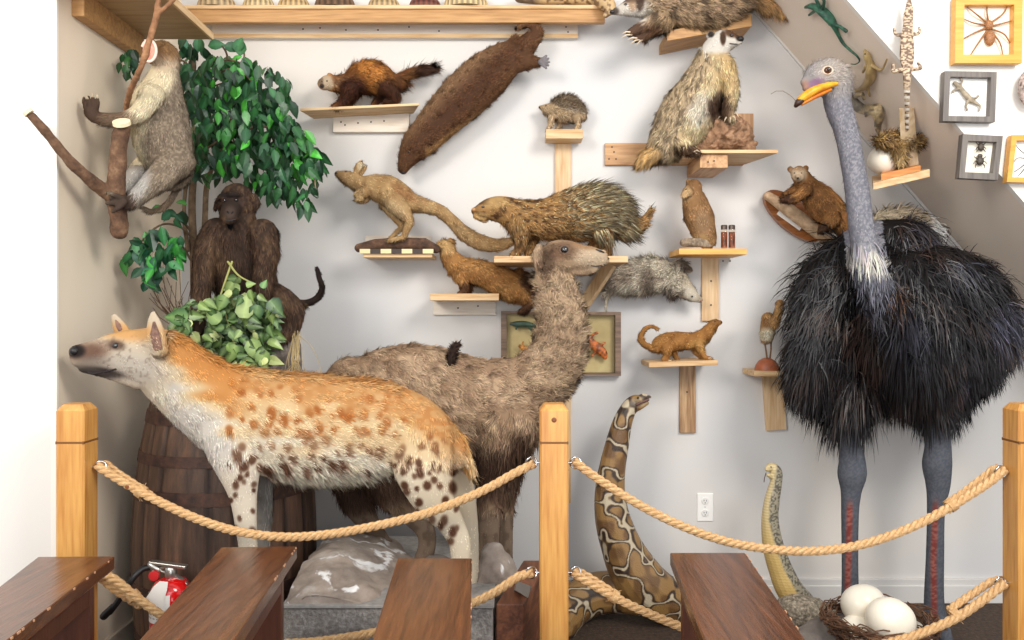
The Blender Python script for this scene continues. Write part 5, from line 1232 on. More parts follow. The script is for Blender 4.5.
# ivy in front of the baboon
t = thing('ivy_plant', 'pale variegated artificial ivy spilling over the barrel top before the baboon', 'plant', tuple(P(230, 385, 3.0)))
IV = [(66, 100, 50), (86, 118, 60), (46, 78, 42), (108, 138, 70), (36, 64, 38), (130, 154, 88), (56, 90, 48)]
m, _ = foliage([(172, 318), (195, 308), (222, 300), (238, 282), (262, 300), (276, 318), (274, 345), (270, 368), (240, 376), (205, 365), (180, 345)], 330, 3.0, .08, 15, 4.6, [tuple(x*.8 for x in c) for c in IV]+[(24, 50, 28), (30, 58, 32), (170, 176, 120)], 21, down=.5, side=.9, ivy='ivy', face=1.0); m.build('leaves', LEAFM, t)
m = MB()
for (u, v, L_, W_, d, c) in ((244, 318, 34, 12, (.1, 0, 1), (172, 196, 122)), (250, 340, 34, 11, (.4, 0, -.8), (150, 182, 104)), (262, 350, 30, 10, (.1, 0, -1), (138, 172, 96)), (236, 345, 30, 10, (-.4, 0, -.7), (128, 164, 90)), (270, 300, 26, 11, (.5, 0, -.6), (38, 78, 52)), (258, 305, 26, 10, (-.2, 0, -.9), (46, 92, 56)),
                             (246, 285, 12, 5, (1, 0, .2), (150, 180, 100)), (262, 288, 12, 5, (.4, 0, .8), (90, 150, 80)), (188, 318, 34, 12, (-1, 0, .1), (62, 118, 56)), (192, 326, 32, 11, (-1, 0, -.3), (70, 124, 60)), (226, 296, 24, 9, (-.4, 0, -.6), (104, 142, 78)), (220, 322, 26, 10, (-.6, 0, .5), (120, 154, 84)), (240, 362, 28, 10, (.8, 0, -.3), (150, 186, 106))):
    leaf(m, P(u, v, 2.93), d, (.1, -1, .25), S(L_*.8, 2.93), S(W_*.75, 2.93), [x*.72 for x in c], lobes='ivy', droop=.25)
m.build('leaves', LEAFM, t)
for q in ([(228, 262, 3.02), (238, 275, 2.98), (250, 282, 2.97)], [(232, 262, 3.02), (224, 285, 2.98), (216, 310, 2.97)], [(240, 360, 2.97), (230, 330, 2.97), (222, 300, 2.98)]): stem(q, 1.1, t, 'vine', plain('vine_green', (150, 150, 84)))

# ============================================================ SMALL WALL ANIMALS
def simple_col(base, dark, su=3, sv=3, lo=.4, hi=.8, extra=None):
    def f(u, v, p, n):
        c = mixc(flat(u, base), dark, .5*sst(uvn(u, v, su*1.6, sv*1.6, 3), lo-.15, hi+.1)+.3*(uvn(u, v, 1.1, 1.1, 4)-.3))
        for (k, *a, w) in (extra or []): c = mixc(c, k, spot(u, v, *a)*w)
        return c
    return f
def FUR(n, L, **k):
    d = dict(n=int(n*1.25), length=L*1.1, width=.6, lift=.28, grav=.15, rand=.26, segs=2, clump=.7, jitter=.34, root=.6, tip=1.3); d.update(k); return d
# polecat
pc = simple_col((206, 130, 60), (86, 48, 28), 5, 4, .45, .8, [((62, 36, 26), 350, 92, 16, 17, 0, .4, .94), ((60, 36, 26), 388, 94, 15, 16, 0, .4, .94), ((72, 44, 30), 402, 78, 8, 6, 0, .4, .7), ((50, 34, 28), 424, 71, 16, 8, -15, .4, .9),
    ((214, 192, 162), 326, 83, 8.5, 9, 0, .35, .95), ((96, 72, 54), 321, 81, 2.5, 4, 0, .4, .6), ((58, 40, 32), 322, 86, 2.2, 2.2, 0, .4, .9), ((120, 84, 58), 338, 78, 6, 7, 0, .5, .7), ((54, 34, 26), 370, 96, 10, 4, 0, .4, .8)])
b = Beast('polecat', 'dark legged polecat with orange back and pale face on the upper left wall shelf', 'polecat', 3.7, [
    dict(k=.85, p=[(324, 84, 6.5, -.02), (328, 83, 8, -.01), (338, 84, 9), (350, 84, 12.5), (363, 78, 16), (376, 78, 16), (388, 84, 13.5), (396, 84, 9)]),
    dict(k=.9, p=[(396, 80, 6), (408, 75, 4.5), (420, 71, 4.5), (432, 69, 3)]),
    dict(k=.9, p=[(350, 90, 9, -.03), (345, 98, 5.5, -.03), (341, 104, 4, -.04), (336, 105, 2.6, -.05)]), dict(k=.9, p=[(356, 90, 7, .03), (352, 99, 4, .03), (348, 103, 3, .02)]),
    dict(k=.9, p=[(388, 88, 10, -.03), (395, 96, 5.5, -.03), (393, 101, 3.6, -.03), (388, 102.5, 2.6, -.04)]), dict(k=.9, p=[(384, 90, 7, .03), (380, 97, 4, .03), (376, 101, 3, .03)]),
    dict(k=.6, p=[(329, 75, 2.4, .0), (331, 76, 2.6, .0)])], pc, vox=.65, smooth=2, fur=[FUR(14000, 6, lift=.25, lenfn=lambda u, v: np.where(u < 334, .25, 1.0)), FUR(1800, 10, lift=.1, rand=.22, lenfn=lambda u, v: (u > 402).astype(float))])
b.eye(322, 81.5, .9); b.eye(327, 81, .9); b.nose(321.5, 86.5, 1.4)
# otter
ot = lambda u, v, p, n: mixc(mixc(mixc(flat(u, (104, 70, 46)), (84, 54, 36), spot(u, v, 468, 92, 80, 12, -45, .8)), (160, 124, 90), np.clip(sst(-(u-v*-1.0)+0, -560, -530), 0, 1)*.7), (196, 150, 92), sst(((v-np.interp(u, [430, 460, 490, 520], [150, 128, 108, 84]))), -6, 1)*(u > 425)*.6)
b = Beast('otter', 'long brown river otter mounted head down diagonally on the wall', 'otter', 3.68, [
    dict(k=.6, p=[(403, 170, 5), (408, 158, 10.5), (417, 145, 16), (429, 132, 18.5), (444, 116, 21), (464, 96, 24), (486, 76, 23.5), (504, 61, 19), (518, 52, 14), (529, 43, 10), (536, 35, 7), (535.5, 28, 5.5), (530, 24, 4.5), (524, 24, 4), (519, 27, 3)]),
    dict(k=.8, p=[(516, 62, 12), (528, 62, 8), (538, 62, 5, -.02)]), dict(k=.8, p=[(510, 46, 7), (514, 39, 3.5)]),
    dict(k=.6, p=[(416, 134, 3), (413, 138, 3)])], ot, vox=.9, smooth=3, fur=[FUR(42000, 3.8, lift=.14, width=.6, grav=0, clump=.8, jitter=.3)])
GP = plain('grey_webbed_skin', (104, 98, 100), rough=.6, var=.15)
m = MB(); c_ = P(541, 62, 3.64)
for a in (-50, -25, 0, 25, 50):
    e = c_ + Vector((math.cos(math.radians(a))*S(8, 3.64), 0, math.sin(math.radians(a))*S(8, 3.64))); m.tube([c_, e], [S(3.2, 3.64), S(1.2, 3.64)], 6, k=.6)
m.build('webbed_foot', GP, b.root, smooth=True); b.eye(409, 152, 1.3); b.nose(403, 173, 2.2)
# hedgehog
hg = lambda u, v, p, n: mixc(flat(u, (196, 166, 128)), (112, 88, 66), np.maximum(sst(-(v-np.interp(u, [548, 560, 582], [101, 108, 112])), -2, 4)*(u > 549), 0))
b = Beast('hedgehog', 'small spiny hedgehog on the tiny block shelf', 'hedgehog', 3.73, [
    dict(k=.85, p=[(540, 107, 1.6), (544, 108, 4), (551, 110, 9), (560, 109, 13), (569, 109, 14), (576, 112, 10.5)]),
    dict(k=.9, p=[(552, 117, 4, -.02), (550, 125, 2.4, -.02), (548, 128.5, 2, -.03)]), dict(k=.9, p=[(560, 118, 4, .02), (559, 126, 2.2, .02), (557, 128.5, 2, .01)]), dict(k=.9, p=[(577, 117, 5, -.02), (578, 125, 2.4, -.02), (576, 128.5, 2, -.03)]),
    dict(k=.6, p=[(553, 101, 2.3, -.01), (554, 103, 2, -.01)])], hg, vox=.6, smooth=2, fur=[
    FUR(7000, 3.5, grav=.6, lenfn=lambda u, v: (v > np.interp(u, [548, 560, 582], [101, 108, 112])).astype(float)),
    dict(n=2600, length=4.5, width=.55, lift=1.1, grav=0, rand=.4, segs=1, jitter=.5, root=.5, tip=1.7, lenfn=lambda u, v: ((v < np.interp(u, [548, 560, 582], [102, 109, 113])) & (u > 549)).astype(float))])
b.eye(546, 105.5, .9); b.nose(539.5, 107.5, 1.2)
# lying badger at top
def lb_col(u, v, p, n):
    c = mixc(flat(u, (180, 150, 116)), (96, 78, 62), sst(uvn(u, v, 2.5, 3.5, 3), .4, .8)); c = mixc(c, (198, 160, 112), sst(v, 14, 26)*.5)
    hd = 1-sst(u, 642, 654); c = mixc(c, (238, 228, 214), hd*.95)
    c = mixc(c, (96, 70, 54), hd*spot(u, v, 630, -2, 22, 5, 0, .4)*.8); c = mixc(c, (70, 50, 40), spot(u, v, 640, 3, 4, 8, 10, .4)*.85); c = mixc(c, (60, 48, 42), spot(u, v, 614, 11, 5, 4, 0, .4)*.8); c = mixc(c, (176, 130, 90), spot(u, v, 632, 6, 4, 5, 0, .5)*.6)
    c = mixc(c, (86, 58, 42), sst(v, 20, 25)*(1-sst(u, 658, 670))*.9); c = mixc(c, (200, 150, 94), sst(u, 748, 762)*.9); return c
b = Beast('badger', 'grizzled badger with striped white face lying along the top edge of the wall', 'badger', 3.62, [
    dict(k=.8, p=[(613, 12, 3, -.03), (621, 10, 5.5, -.03), (632, 7, 10, -.02), (644, 5, 14), (660, 4, 19), (685, 5, 23), (712, 3, 24), (735, -1, 19), (748, -3, 13)]),
    dict(k=.8, p=[(746, 0, 9), (760, 1, 8), (773, 4, 6.5), (780, 10, 4)]),
    dict(k=.9, p=[(662, 18, 9, -.04), (650, 23, 7, -.07), (638, 29, 5.5, -.09), (630, 33, 4, -.1)]), dict(k=.9, p=[(668, 22, 8, -.02), (655, 30, 5.5, -.05), (644, 36, 4.5, -.07), (637, 39, 3.6, -.08)])],
    lb_col, vox=.8, smooth=2, fur=[FUR(26000, 7, lift=.2, grav=.3, lenfn=lambda u, v: np.where(u < 645, .3, 1.0)), FUR(2500, 11, grav=.5, lift=.2, lenfn=lambda u, v: (u > 755).astype(float))])
b.eye(625.5, 4.5, 1.3, rim=(70, 50, 40)); b.nose(612, 12, 2.6)
b.claws([(630, 32, 622, 34), (632, 35, 621, 38), (637, 38, 627, 40), (640, 40, 630, 44), (644, 40, 636, 45)], 1.0)
# standing badger
def sb_col(u, v, p, n):
    fine = uvn(u, v, 1.6, 3.2, 3); c = mixc(flat(u, (206, 180, 142)), (100, 84, 66), sst(fine, .4, .8)*.7)
    fx = np.interp(v, [40, 70, 95, 120, 150], [712, 704, 694, 682, 668])
    fr = sst(u, fx, fx+9); c = mixc(c, (236, 206, 156), fr*.85*(v > 45)); c = mixc(c, (226, 218, 204), spot(u, v, 702, 108, 12, 18, 30, .5)*.7)
    c = mixc(c, (216, 176, 118), spot(u, v, 728, 72, 9, 24, 0, .5)*.6)
    c = mixc(c, (62, 42, 32), spot(u, v, 720, 106, 13, 14, 0, .4)*.9*(v > 88)); c = mixc(c, (66, 46, 34), spot(u, v, 690, 150, 18, 5, 0, .4)*.9)
    hd = (1-sst(v, 50, 56)); c = mixc(c, (240, 232, 220), hd*(u > 703)); c = mixc(c, (80, 58, 44), spot(u, v, 723, 38, 3, 7, 0, .3)*hd); c = mixc(c, (96, 66, 46), spot(u, v, 732, 33, 8, 4.5, 10, .4)*hd*.95); c = mixc(c, (40, 32, 30), spot(u, v, 711, 34, 3.2, 3.2, 0, .4)*.9); c = mixc(c, (60, 44, 38), spot(u, v, 739, 38, 3.6, 3, 20, .4)*.9)
    c = mixc(c, (212, 164, 104), spot(u, v, 647, 155, 15, 12, 0, .4)); return c
b = Beast('badger', 'badger with black and white face standing up with forefeet on a mound', 'badger', 3.58, [
    dict(k=.85, p=[(738, 41, 4.5, -.04), (731, 41, 9, -.02), (722, 42, 12), (714, 54, 15), (708, 72, 19), (699, 93, 24), (688, 112, 27.5), (677, 130, 26), (668, 142, 20)]),
    dict(k=.9, p=[(722, 66, 13, -.04), (730, 82, 8.5, -.06), (731, 98, 7, -.06), (728, 111, 6, -.06), (730, 117, 5, -.08)]), dict(k=.9, p=[(712, 80, 12, .0), (714, 98, 8.5, .0), (716, 111, 6.5, .0), (718, 117, 5, -.02)]),
    dict(k=.9, p=[(678, 138, 12, -.05), (686, 147, 7, -.07), (694, 151, 4.5, -.08)]), dict(k=.9, p=[(668, 148, 9, -.02), (658, 152, 8.5, -.02), (647, 157, 7, -.02), (642, 161, 5, -.02)]),
    dict(k=.6, p=[(711, 34, 3.4, -.03), (709, 36, 3.2, -.02)])], sb_col, vox=.8, smooth=2, fur=[FUR(36000, 6, lift=.15, grav=.3, lenfn=lambda u, v: np.where((v < 52) & (u > 706), .3, 1.0)), FUR(2500, 9, grav=.4, lift=.3, lenfn=lambda u, v: ((u < 660) & (v > 140)).astype(float))])
b.eye(731.5, 35.5, 1.7, sink=0); b.nose(741, 38.5, 3.6); b.line([(741, 43.5), (735, 44), (730, 43.5)], .6, M_BLACK())
b.claws([(722, 116, 717, 120), (726, 117, 724, 122), (730, 117, 730, 123), (733, 116, 736, 121), (735, 114, 740, 119), (694, 151, 700, 152), (692, 152, 697, 154)], .9)
mound('mound', [dict(k=1.2, p=[(698, 146, 9), (712, 138, 15), (726, 134, 19), (738, 138, 15), (748, 146, 8)])], 3.6, 'crumbly brown earth mound under the forefeet of the standing badger', None, rocky('earth_mound', (112, 84, 62), (158, 120, 90), (196, 160, 130), scale=35, bump=1.2), (.014, 30), 1.0, 'mound')
# rat kangaroo
b = Beast('rat_kangaroo', 'tan long tailed rat kangaroo crouching on the dark log', 'marsupial', 3.63, [
    dict(k=.85, p=[(338, 174, 3.5, -.01), (345, 177, 7, -.01), (353, 181, 8), (362, 185, 9.5), (374, 187, 13), (388, 191, 15.5), (401, 198, 14), (412, 203, 10), (425, 206, 7.5), (440, 211, 6.5), (453, 222, 6.5), (465, 234, 7.5), (480, 242, 8), (497, 245, 6.5), (513, 241, 4)]),
    dict(k=.9, p=[(364, 192, 6.5, -.03), (357, 195, 3.5, -.04), (362, 199, 2.4, -.05), (356, 200, 1.6, -.05)]), dict(k=.9, p=[(368, 194, 5, .02), (366, 200, 2.6, .0), (359, 202, 1.8, .0)]),
    dict(k=.9, p=[(396, 203, 11, -.04), (404, 213, 8, -.05), (409, 222, 5, -.05), (406, 231, 3.6, -.05), (403, 237, 3, -.05), (396, 239, 2.2, -.06), (389, 240, 1.8, -.07)]), dict(k=.9, p=[(386, 203, 8, .03), (393, 214, 5, .03), (401, 226, 3.4, .03), (396, 233, 2.6, .02), (390, 239, 2.4, .01)]),
    dict(k=.5, p=[(356, 173, 3, -.01), (359, 166, 4, -.01), (361, 163, 2.5, -.01)]), dict(k=.5, p=[(360, 175, 2.5, .03), (364, 168, 3.2, .03)])],
    simple_col((206, 168, 116), (152, 114, 72), 3, 4, .4, .8, [((226, 196, 150), 394, 208, 14, 8, 30, .5, .5), ((236, 214, 178), 360, 166, 3, 4, 0, .4, .8), ((150, 100, 60), 404, 192, 14, 5, 35, .5, .6), ((190, 150, 104), 340, 176, 6, 5, 0, .4, .5)]), vox=.6, smooth=2, fur=[FUR(24000, 3.0, lift=.2, width=.5)])
b.eye(346, 171.5, 1.3, rim=(120, 84, 56)); b.nose(336, 173, 1.4)
# porcupine
def po_col(u, v, p, n):
    c = mixc(flat(u, (178, 134, 82)), (92, 62, 38), sst(uvn(u, v, 4, 2, 3), .4, .8)); c = mixc(c, (206, 168, 110), spot(u, v, 496, 202, 12, 6, -10, .5)*.8); c = mixc(c, (220, 182, 120), spot(u, v, 480, 216, 8, 4, 0, .5)*.7)
    c = mixc(c, (120, 86, 54), spot(u, v, 515, 240, 10, 20, 0, .5)*.5); return c
b = Beast('porcupine', 'bristly golden brown porcupine with pale quills on its rump standing on the shelf', 'porcupine', 3.48, [
    dict(k=.8, p=[(475, 211, 4, -.02), (482, 210, 8, -.02), (492, 209, 12), (503, 210, 14), (520, 216, 17), (545, 219, 21), (570, 215, 26), (595, 212, 29), (612, 216, 25), (624, 224, 16)]),
    dict(k=.8, p=[(622, 228, 11), (636, 227, 8), (645, 220, 5), (650, 212, 3)]),
    dict(k=.9, p=[(518, 226, 12, -.04), (521, 240, 7.5, -.05), (518, 250, 4.8, -.05), (513, 255, 3.6, -.06)]), dict(k=.9, p=[(532, 230, 9, .03), (532, 243, 6, .03), (528, 253, 4, .02)]),
    dict(k=.9, p=[(602, 232, 12, -.04), (606, 244, 7, -.05), (607, 251, 5, -.05), (603, 255, 4, -.06)]), dict(k=.9, p=[(596, 238, 8, .03), (594, 247, 5, .03), (592, 254, 4, .02)]),
    dict(k=.8, p=[(476, 216, 3.4, -.02), (484, 219, 4, -.01)])], po_col, vox=.8, smooth=2, fur=[FUR(22000, 6, lift=.15, grav=.3, jitter=.4, lenfn=lambda u, v: np.where(u < 500, .4, 1.0)),
    dict(n=2800, length=17, width=1.0, lift=.28, grav=-.05, rand=.12, segs=2, droop=.05, settle=.05, jitter=.35, root=1.3, tip=.35, col=lambda u, v, p, n: flat(u, (236, 214, 160)), tipcol=(30, 22, 18), lenfn=lambda u, v: ((u > 558) & (u < 632) & (v < 238)).astype(float)*np.clip((u-545)/50, .3, 1)),
    dict(n=1500, length=9, width=.8, lift=.2, grav=.1, rand=.15, segs=2, jitter=.4, root=1.2, tip=.5, col=lambda u, v, p, n: flat(u, (230, 200, 140)), tipcol=(60, 40, 26), lenfn=lambda u, v: ((u > 510)).astype(float))])
b.eye(483, 207, 1.3, rim=(90, 60, 40)); b.nose(473.5, 209.5, 2.4, mat=plain('tan_nose', (176, 130, 84)))
# furry stump (standing prairie dog with its back turned)
b = Beast('ground_squirrel', 'upright tan furry ground squirrel seen from behind on the yellow shelf', 'squirrel', 3.6, [
    dict(k=.8, p=[(694, 187, 8), (693, 193, 10.5), (695, 203, 13), (699, 217, 15), (703, 229, 13), (706, 237, 11)]), dict(k=.8, p=[(688, 192, 6, -.04), (684, 195, 3.4, -.05)]), dict(k=.8, p=[(706, 236, 9, -.02), (710, 240, 6, -.03)]),
    dict(k=.6, p=[(688, 181, 2.4, .0), (690, 183, 2.4, .0)]), ],
    simple_col((172, 128, 84), (128, 90, 56), 4, 6, .4, .8, [((222, 184, 134), 687, 193, 6, 7, 0, .5, .8), ((170, 140, 110), 703, 222, 8, 12, 0, .5, .5), ((220, 180, 120), 698, 238, 10, 4, 0, .5, .6)]), vox=.65, smooth=2, fur=[FUR(14000, 3, lift=.1, grav=.3)])
b.eye(686, 189.5, 1.0)
mound('stone', [dict(k=1.0, p=[(684, 243, 4), (692, 242.5, 4.8), (702, 243, 4.8), (710, 244, 4)])], 3.57, 'oblong grey stone under the upright ground squirrel', None, rocky('speckled_stone', (96, 80, 66), (150, 130, 108), (190, 172, 146), scale=45, bump=.8), (.003, 30), .7, 'stone')
# jars
for (u0, u1, lb) in ((721, 727.3, 'left of the two small amber specimen jars on the yellow shelf'), (728.6, 735, 'right of the two small amber specimen jars on the yellow shelf')):
    c_ = P((u0+u1)/2, 248.3, 3.58); r_ = S((u1-u0)/2, 3.58); hh = S(19, 3.58); t = thing('specimen_jar', lb, 'jar', tuple(c_), 'specimen jars on the yellow shelf')
    MB().lathe(c_, [(r_*.95, 0), (r_, .003), (r_, hh*.92), (r_*.8, hh)], 20).build('glass', glass('jar_glass', (250, 240, 225)), t, smooth=True)
    MB().lathe(c_+Vector((0, 0, .004)), [(r_*.85, 0), (r_*.88, hh*.8)], 20).build('contents', rocky('amber_contents', (70, 30, 14), (150, 74, 26), (206, 128, 60), scale=40, bump=.2, rough=.3), t)
    MB().lathe(c_+Vector((0, 0, hh*.98)), [(r_*1.02, 0), (r_*1.02, hh*.2), (r_*.9, hh*.24)], 20).build('lid', plain('dark_lid', (84, 70, 62), rough=.3, metal=.5), t)
# mink
b = Beast('mink', 'slender orange brown mink reaching forward over the shelf with the pale cleat', 'mink', 3.66, [
    dict(k=.85, p=[(441, 246, 5.5, -.01), (446, 247, 7.5, -.01), (450, 257, 9.5), (459, 267, 12), (472, 271, 12.5), (487, 275, 13.5), (502, 282, 15.5), (516, 290, 14.5), (527, 296, 10)]),
    dict(k=.9, p=[(460, 276, 8, -.03), (464, 284, 5.5, -.03), (465, 290, 3.6, -.03), (460, 293, 2.4, -.04)]), dict(k=.9, p=[(468, 278, 7, .03), (469, 287, 4, .03), (469, 292, 2.8, .02)]),
    dict(k=.9, p=[(524, 294, 9, -.03), (529, 303, 5.5, -.03), (526, 309, 4.5, -.04), (522, 311, 3.4, -.05)]), dict(k=.9, p=[(518, 276, 8, .03), (528, 282, 7, .03), (534, 292, 4.5, .03)]),
    dict(k=.6, p=[(450, 240, 2.6, .0), (452, 242, 2.6, .0)])],
    simple_col((190, 136, 78), (142, 92, 48), 5, 4, .4, .8, [((226, 184, 124), 445, 247, 10, 8, 0, .5, .8), ((74, 46, 32), 465, 288, 8, 7, 0, .4, .85), ((76, 50, 36), 526, 309, 9, 7, 0, .4, .9), ((70, 48, 36), 529, 281, 9, 12, -30, .4, .85)]), vox=.65, smooth=2, fur=[FUR(22000, 4.0, lift=.22)])
b.eye(441, 243.5, 1.0); b.nose(437.5, 246.5, 1.6, mat=plain('tan_nose', (176, 130, 84)))
# opossum
b = Beast('opossum', 'pale grey shaggy opossum skin with thin tail mounted on the wall', 'opossum', 3.7, [
    dict(k=.6, p=[(700, 300, 3), (693, 296, 6.5), (684, 289, 10), (672, 279, 14), (655, 275, 17), (638, 277, 17.5), (622, 279, 15), (613, 280, 11)]),
    dict(k=.8, p=[(612, 288, 6), (608, 294, 3), (606, 302, 1.6), (605.5, 311, 1.0)]), dict(k=.7, p=[(672, 268, 6), (682, 267, 4.5), (689, 270, 3.4)]), dict(k=.7, p=[(672, 291, 5), (673, 297, 3.4)]), dict(k=.7, p=[(615, 268, 5), (612, 268, 4)])],
    simple_col((222, 206, 180), (112, 92, 76), 7, 6, .5, .8, [((74, 60, 52), 684, 267, 10, 5, 10, .4, .9), ((60, 48, 42), 673, 296, 6, 5, 0, .4, .9), ((244, 232, 210), 691, 294, 9, 6, 40, .5, .8), ((88, 74, 66), 612, 277, 5, 14, 0, .5, .6), ((90, 72, 60), 650, 281, 7, 10, 0, .5, .6)]), vox=.65, smooth=2,
    fur=[FUR(16000, 7, lift=.4, rand=.45, clump=1.0, lenfn=lambda u, v: np.where((u > 684) | (v > 296), .25, 1.0))])
b.eye(692, 296.5, 1.2); b.nose(701, 301, 1.6, mat=plain('pink_nose', (150, 110, 96)))
# yellow mongoose
b = Beast('mongoose', 'small yellow brown mongoose with curled tail on the T shaped shelf', 'mongoose', 3.65, [
    dict(k=.85, p=[(720, 322.5, 2.4, -.01), (715, 324, 5, -.01), (710, 329, 6), (703, 337, 8), (694, 341, 8.8), (682, 341, 9.2), (670, 342, 10), (661, 344, 9)]),
    dict(k=.9, p=[(658, 348, 5.5), (650, 347, 3.4), (643, 343, 3), (641, 336, 2.6), (645, 329, 2.3), (651, 326.5, 2), (657, 328.5, 1.5)]),
    dict(k=.9, p=[(699, 345, 5, -.03), (702, 352, 3.2, -.03), (705, 357, 2.4, -.04), (710, 358, 1.8, -.05)]), dict(k=.9, p=[(695, 345, 5, .02), (697, 353, 3, .02), (701, 357, 2, .0)]),
    dict(k=.9, p=[(667, 348, 6.5, -.03), (667, 355, 3.8, -.03), (664, 359.5, 2.4, -.04), (670, 360.5, 1.8, -.05)]), dict(k=.9, p=[(672, 349, 5, .03), (675, 355, 3, .03), (677, 359, 2, .02)]), dict(k=.6, p=[(711, 322, 2, .0), (710, 324, 2, .0)])],
    simple_col((186, 130, 70), (142, 92, 46), 3, 3, .4, .8, [((214, 166, 96), 700, 346, 10, 7, 0, .5, .6), ((150, 104, 60), 714, 322, 5, 3, 0, .5, .6)]), vox=.55, smooth=2, fur=[FUR(18000, 2.8, lift=.2, width=.5)])
b.eye(715, 321.5, 1.0); b.nose(721.5, 322, 1.1)
b.claws([(708, 358.5, 713, 359), (668, 361, 673, 362)], .6)
# marten on plaque
t = thing('wooden_plaque', 'oval brown wooden plaque with white label under the small marten', 'plaque', tuple(P(790, 240, 3.74)))
m = MB(); c_ = P(793, 216, 3.75); a = math.radians(-40)
vs = []
for yy in (3.735, 3.77):
    for i in range(40):
        g = 2*math.pi*i/40; x, z = S(36, 3.75)*math.cos(g), S(15, 3.75)*math.sin(g); vs.append((c_.x+x*math.cos(a)-z*math.sin(a), yy, c_.z+x*math.sin(a)+z*math.cos(a)))
m.add(vs, [tuple(range(40)), tuple(range(79, 39, -1))] + [(i, (i+1) % 40, (i+1) % 40+40, i+40) for i in range(40)])
m.build('board', wood('walnut_plaque', (168, 106, 54), (120, 70, 36), 'X', rough=.35), t)
m = MB(); m.bar(P(778, 213, 3.732), P(801, 229, 3.732), .004, .028, up=(.6, 0, .8)); 
p0, p1 = P(778, 212, 3.731), P(801, 228.5, 3.731); d = (p1-p0).normalized(); n_ = Vector((-d.z, 0, d.x))*.012
m = MB(); m.add([p0-n_, p1-n_, p1+n_, p0+n_], [(0, 1, 2, 3)]); m.build('label', plain('label_white', (238, 234, 228)), t)
m = MB(); m.tube([P(768, 196, 3.68), P(785, 207, 3.67), P(805, 222, 3.66), P(832, 243, 3.66)], [S(4.5, 3.6), S(6.5, 3.6), S(7, 3.6), S(7, 3.6)], 12); o = m.build('branch', rocky('pale_bark', (150, 122, 94), (184, 154, 122), (206, 180, 150), scale=30, bump=.8), None, smooth=True); tag(o, 'pale bark branch slanting across the oval plaque beneath the marten', 'branch')
b = Beast('marten', 'small brown marten with pale pointed face climbing the branch on the oval plaque', 'marten', 3.56, [
    dict(k=.85, p=[(798, 176, 7, -.03), (799, 174, 8.5, -.01), (806, 184, 10), (814, 194, 14), (824, 205, 16.5), (834, 216, 15), (842, 224, 12)]),
    dict(k=.9, p=[(806, 190, 7, -.04), (798, 196, 5, -.05), (790, 199, 3.6, -.05), (784, 200, 3.4, -.06)]), dict(k=.9, p=[(800, 186, 6, .02), (792, 192, 4, .02), (786, 194, 3, .0)]), dict(k=.9, p=[(832, 218, 9, -.05), (826, 226, 6, -.06), (822, 230, 4, -.07)]),
    dict(k=.6, p=[(790, 169, 3, .0), (792, 171, 3, .0)]), dict(k=.6, p=[(806, 168, 3, .0), (804, 170, 3, .0)]), dict(k=.85, p=[(798, 177, 3, -.06), (798, 178, 2, -.075)])],
    simple_col((158, 108, 62), (104, 68, 40), 4, 4, .4, .8, [((220, 196, 166), 798, 174, 9, 8, 0, .3, .9), ((150, 110, 76), 798, 168, 6, 3, 0, .5, .5), ((66, 44, 34), 787, 199, 7, 6, 0, .4, .85), ((60, 42, 32), 824, 228, 7, 6, 0, .4, .85)]), vox=.65, smooth=2, fur=[FUR(16000, 4, lift=.2, lenfn=lambda u, v: np.where((v < 182) & (u < 808), .35, 1.0))])
b.eye(794.5, 173, .9); b.eye(801.5, 173, .9); b.nose(798, 178, 1.3)
# long legged mount beside ostrich
b = Beast('small_mount', 'small tan and cream furry mount on thin legs over a reddish dome beside the ostrich', 'mount', 3.64, [
    dict(k=.9, p=[(768, 318, 6), (768, 326, 7.5), (767, 336, 7)]), dict(k=.9, p=[(780, 304, 4.5, -.02), (778, 314, 4.5, -.02), (775, 324, 4.5, -.02)])],
    simple_col((196, 150, 96), (146, 106, 66), 3, 3, .4, .8, [((240, 226, 196), 767, 334, 9, 6, 0, .5, .9), ((110, 74, 46), 766, 322, 3, 4, 0, .5, .6)]), vox=.6, smooth=1, fur=[FUR(5000, 3)])
m = MB(); m.tube([P(764, 338, 3.64), P(766, 350, 3.64), P(767, 358, 3.64)], .004, 6); m.build('leg', plain('thin_leg', (120, 88, 60)), b.root, smooth=True)
m = MB(); m.tube([P(771, 338, 3.66), P(771, 350, 3.66), P(770, 358, 3.66)], .004, 6); m.build('leg', plain('thin_leg', (120, 88, 60)), b.root, smooth=True)
m = MB(); m.lathe(P(767, 370.5, 3.66), [(S(12, 3.66), 0), (S(12, 3.66), .01), (S(11, 3.66), .025), (S(8, 3.66), .045), (S(4, 3.66), .056), (.001, .06)], 28); o = m.build('wooden_dome', plain('terracotta_dome', (158, 88, 56), rough=.5, var=.1), None, smooth=True); tag(o, 'reddish brown half dome on the little scalloped shelf', 'dome')

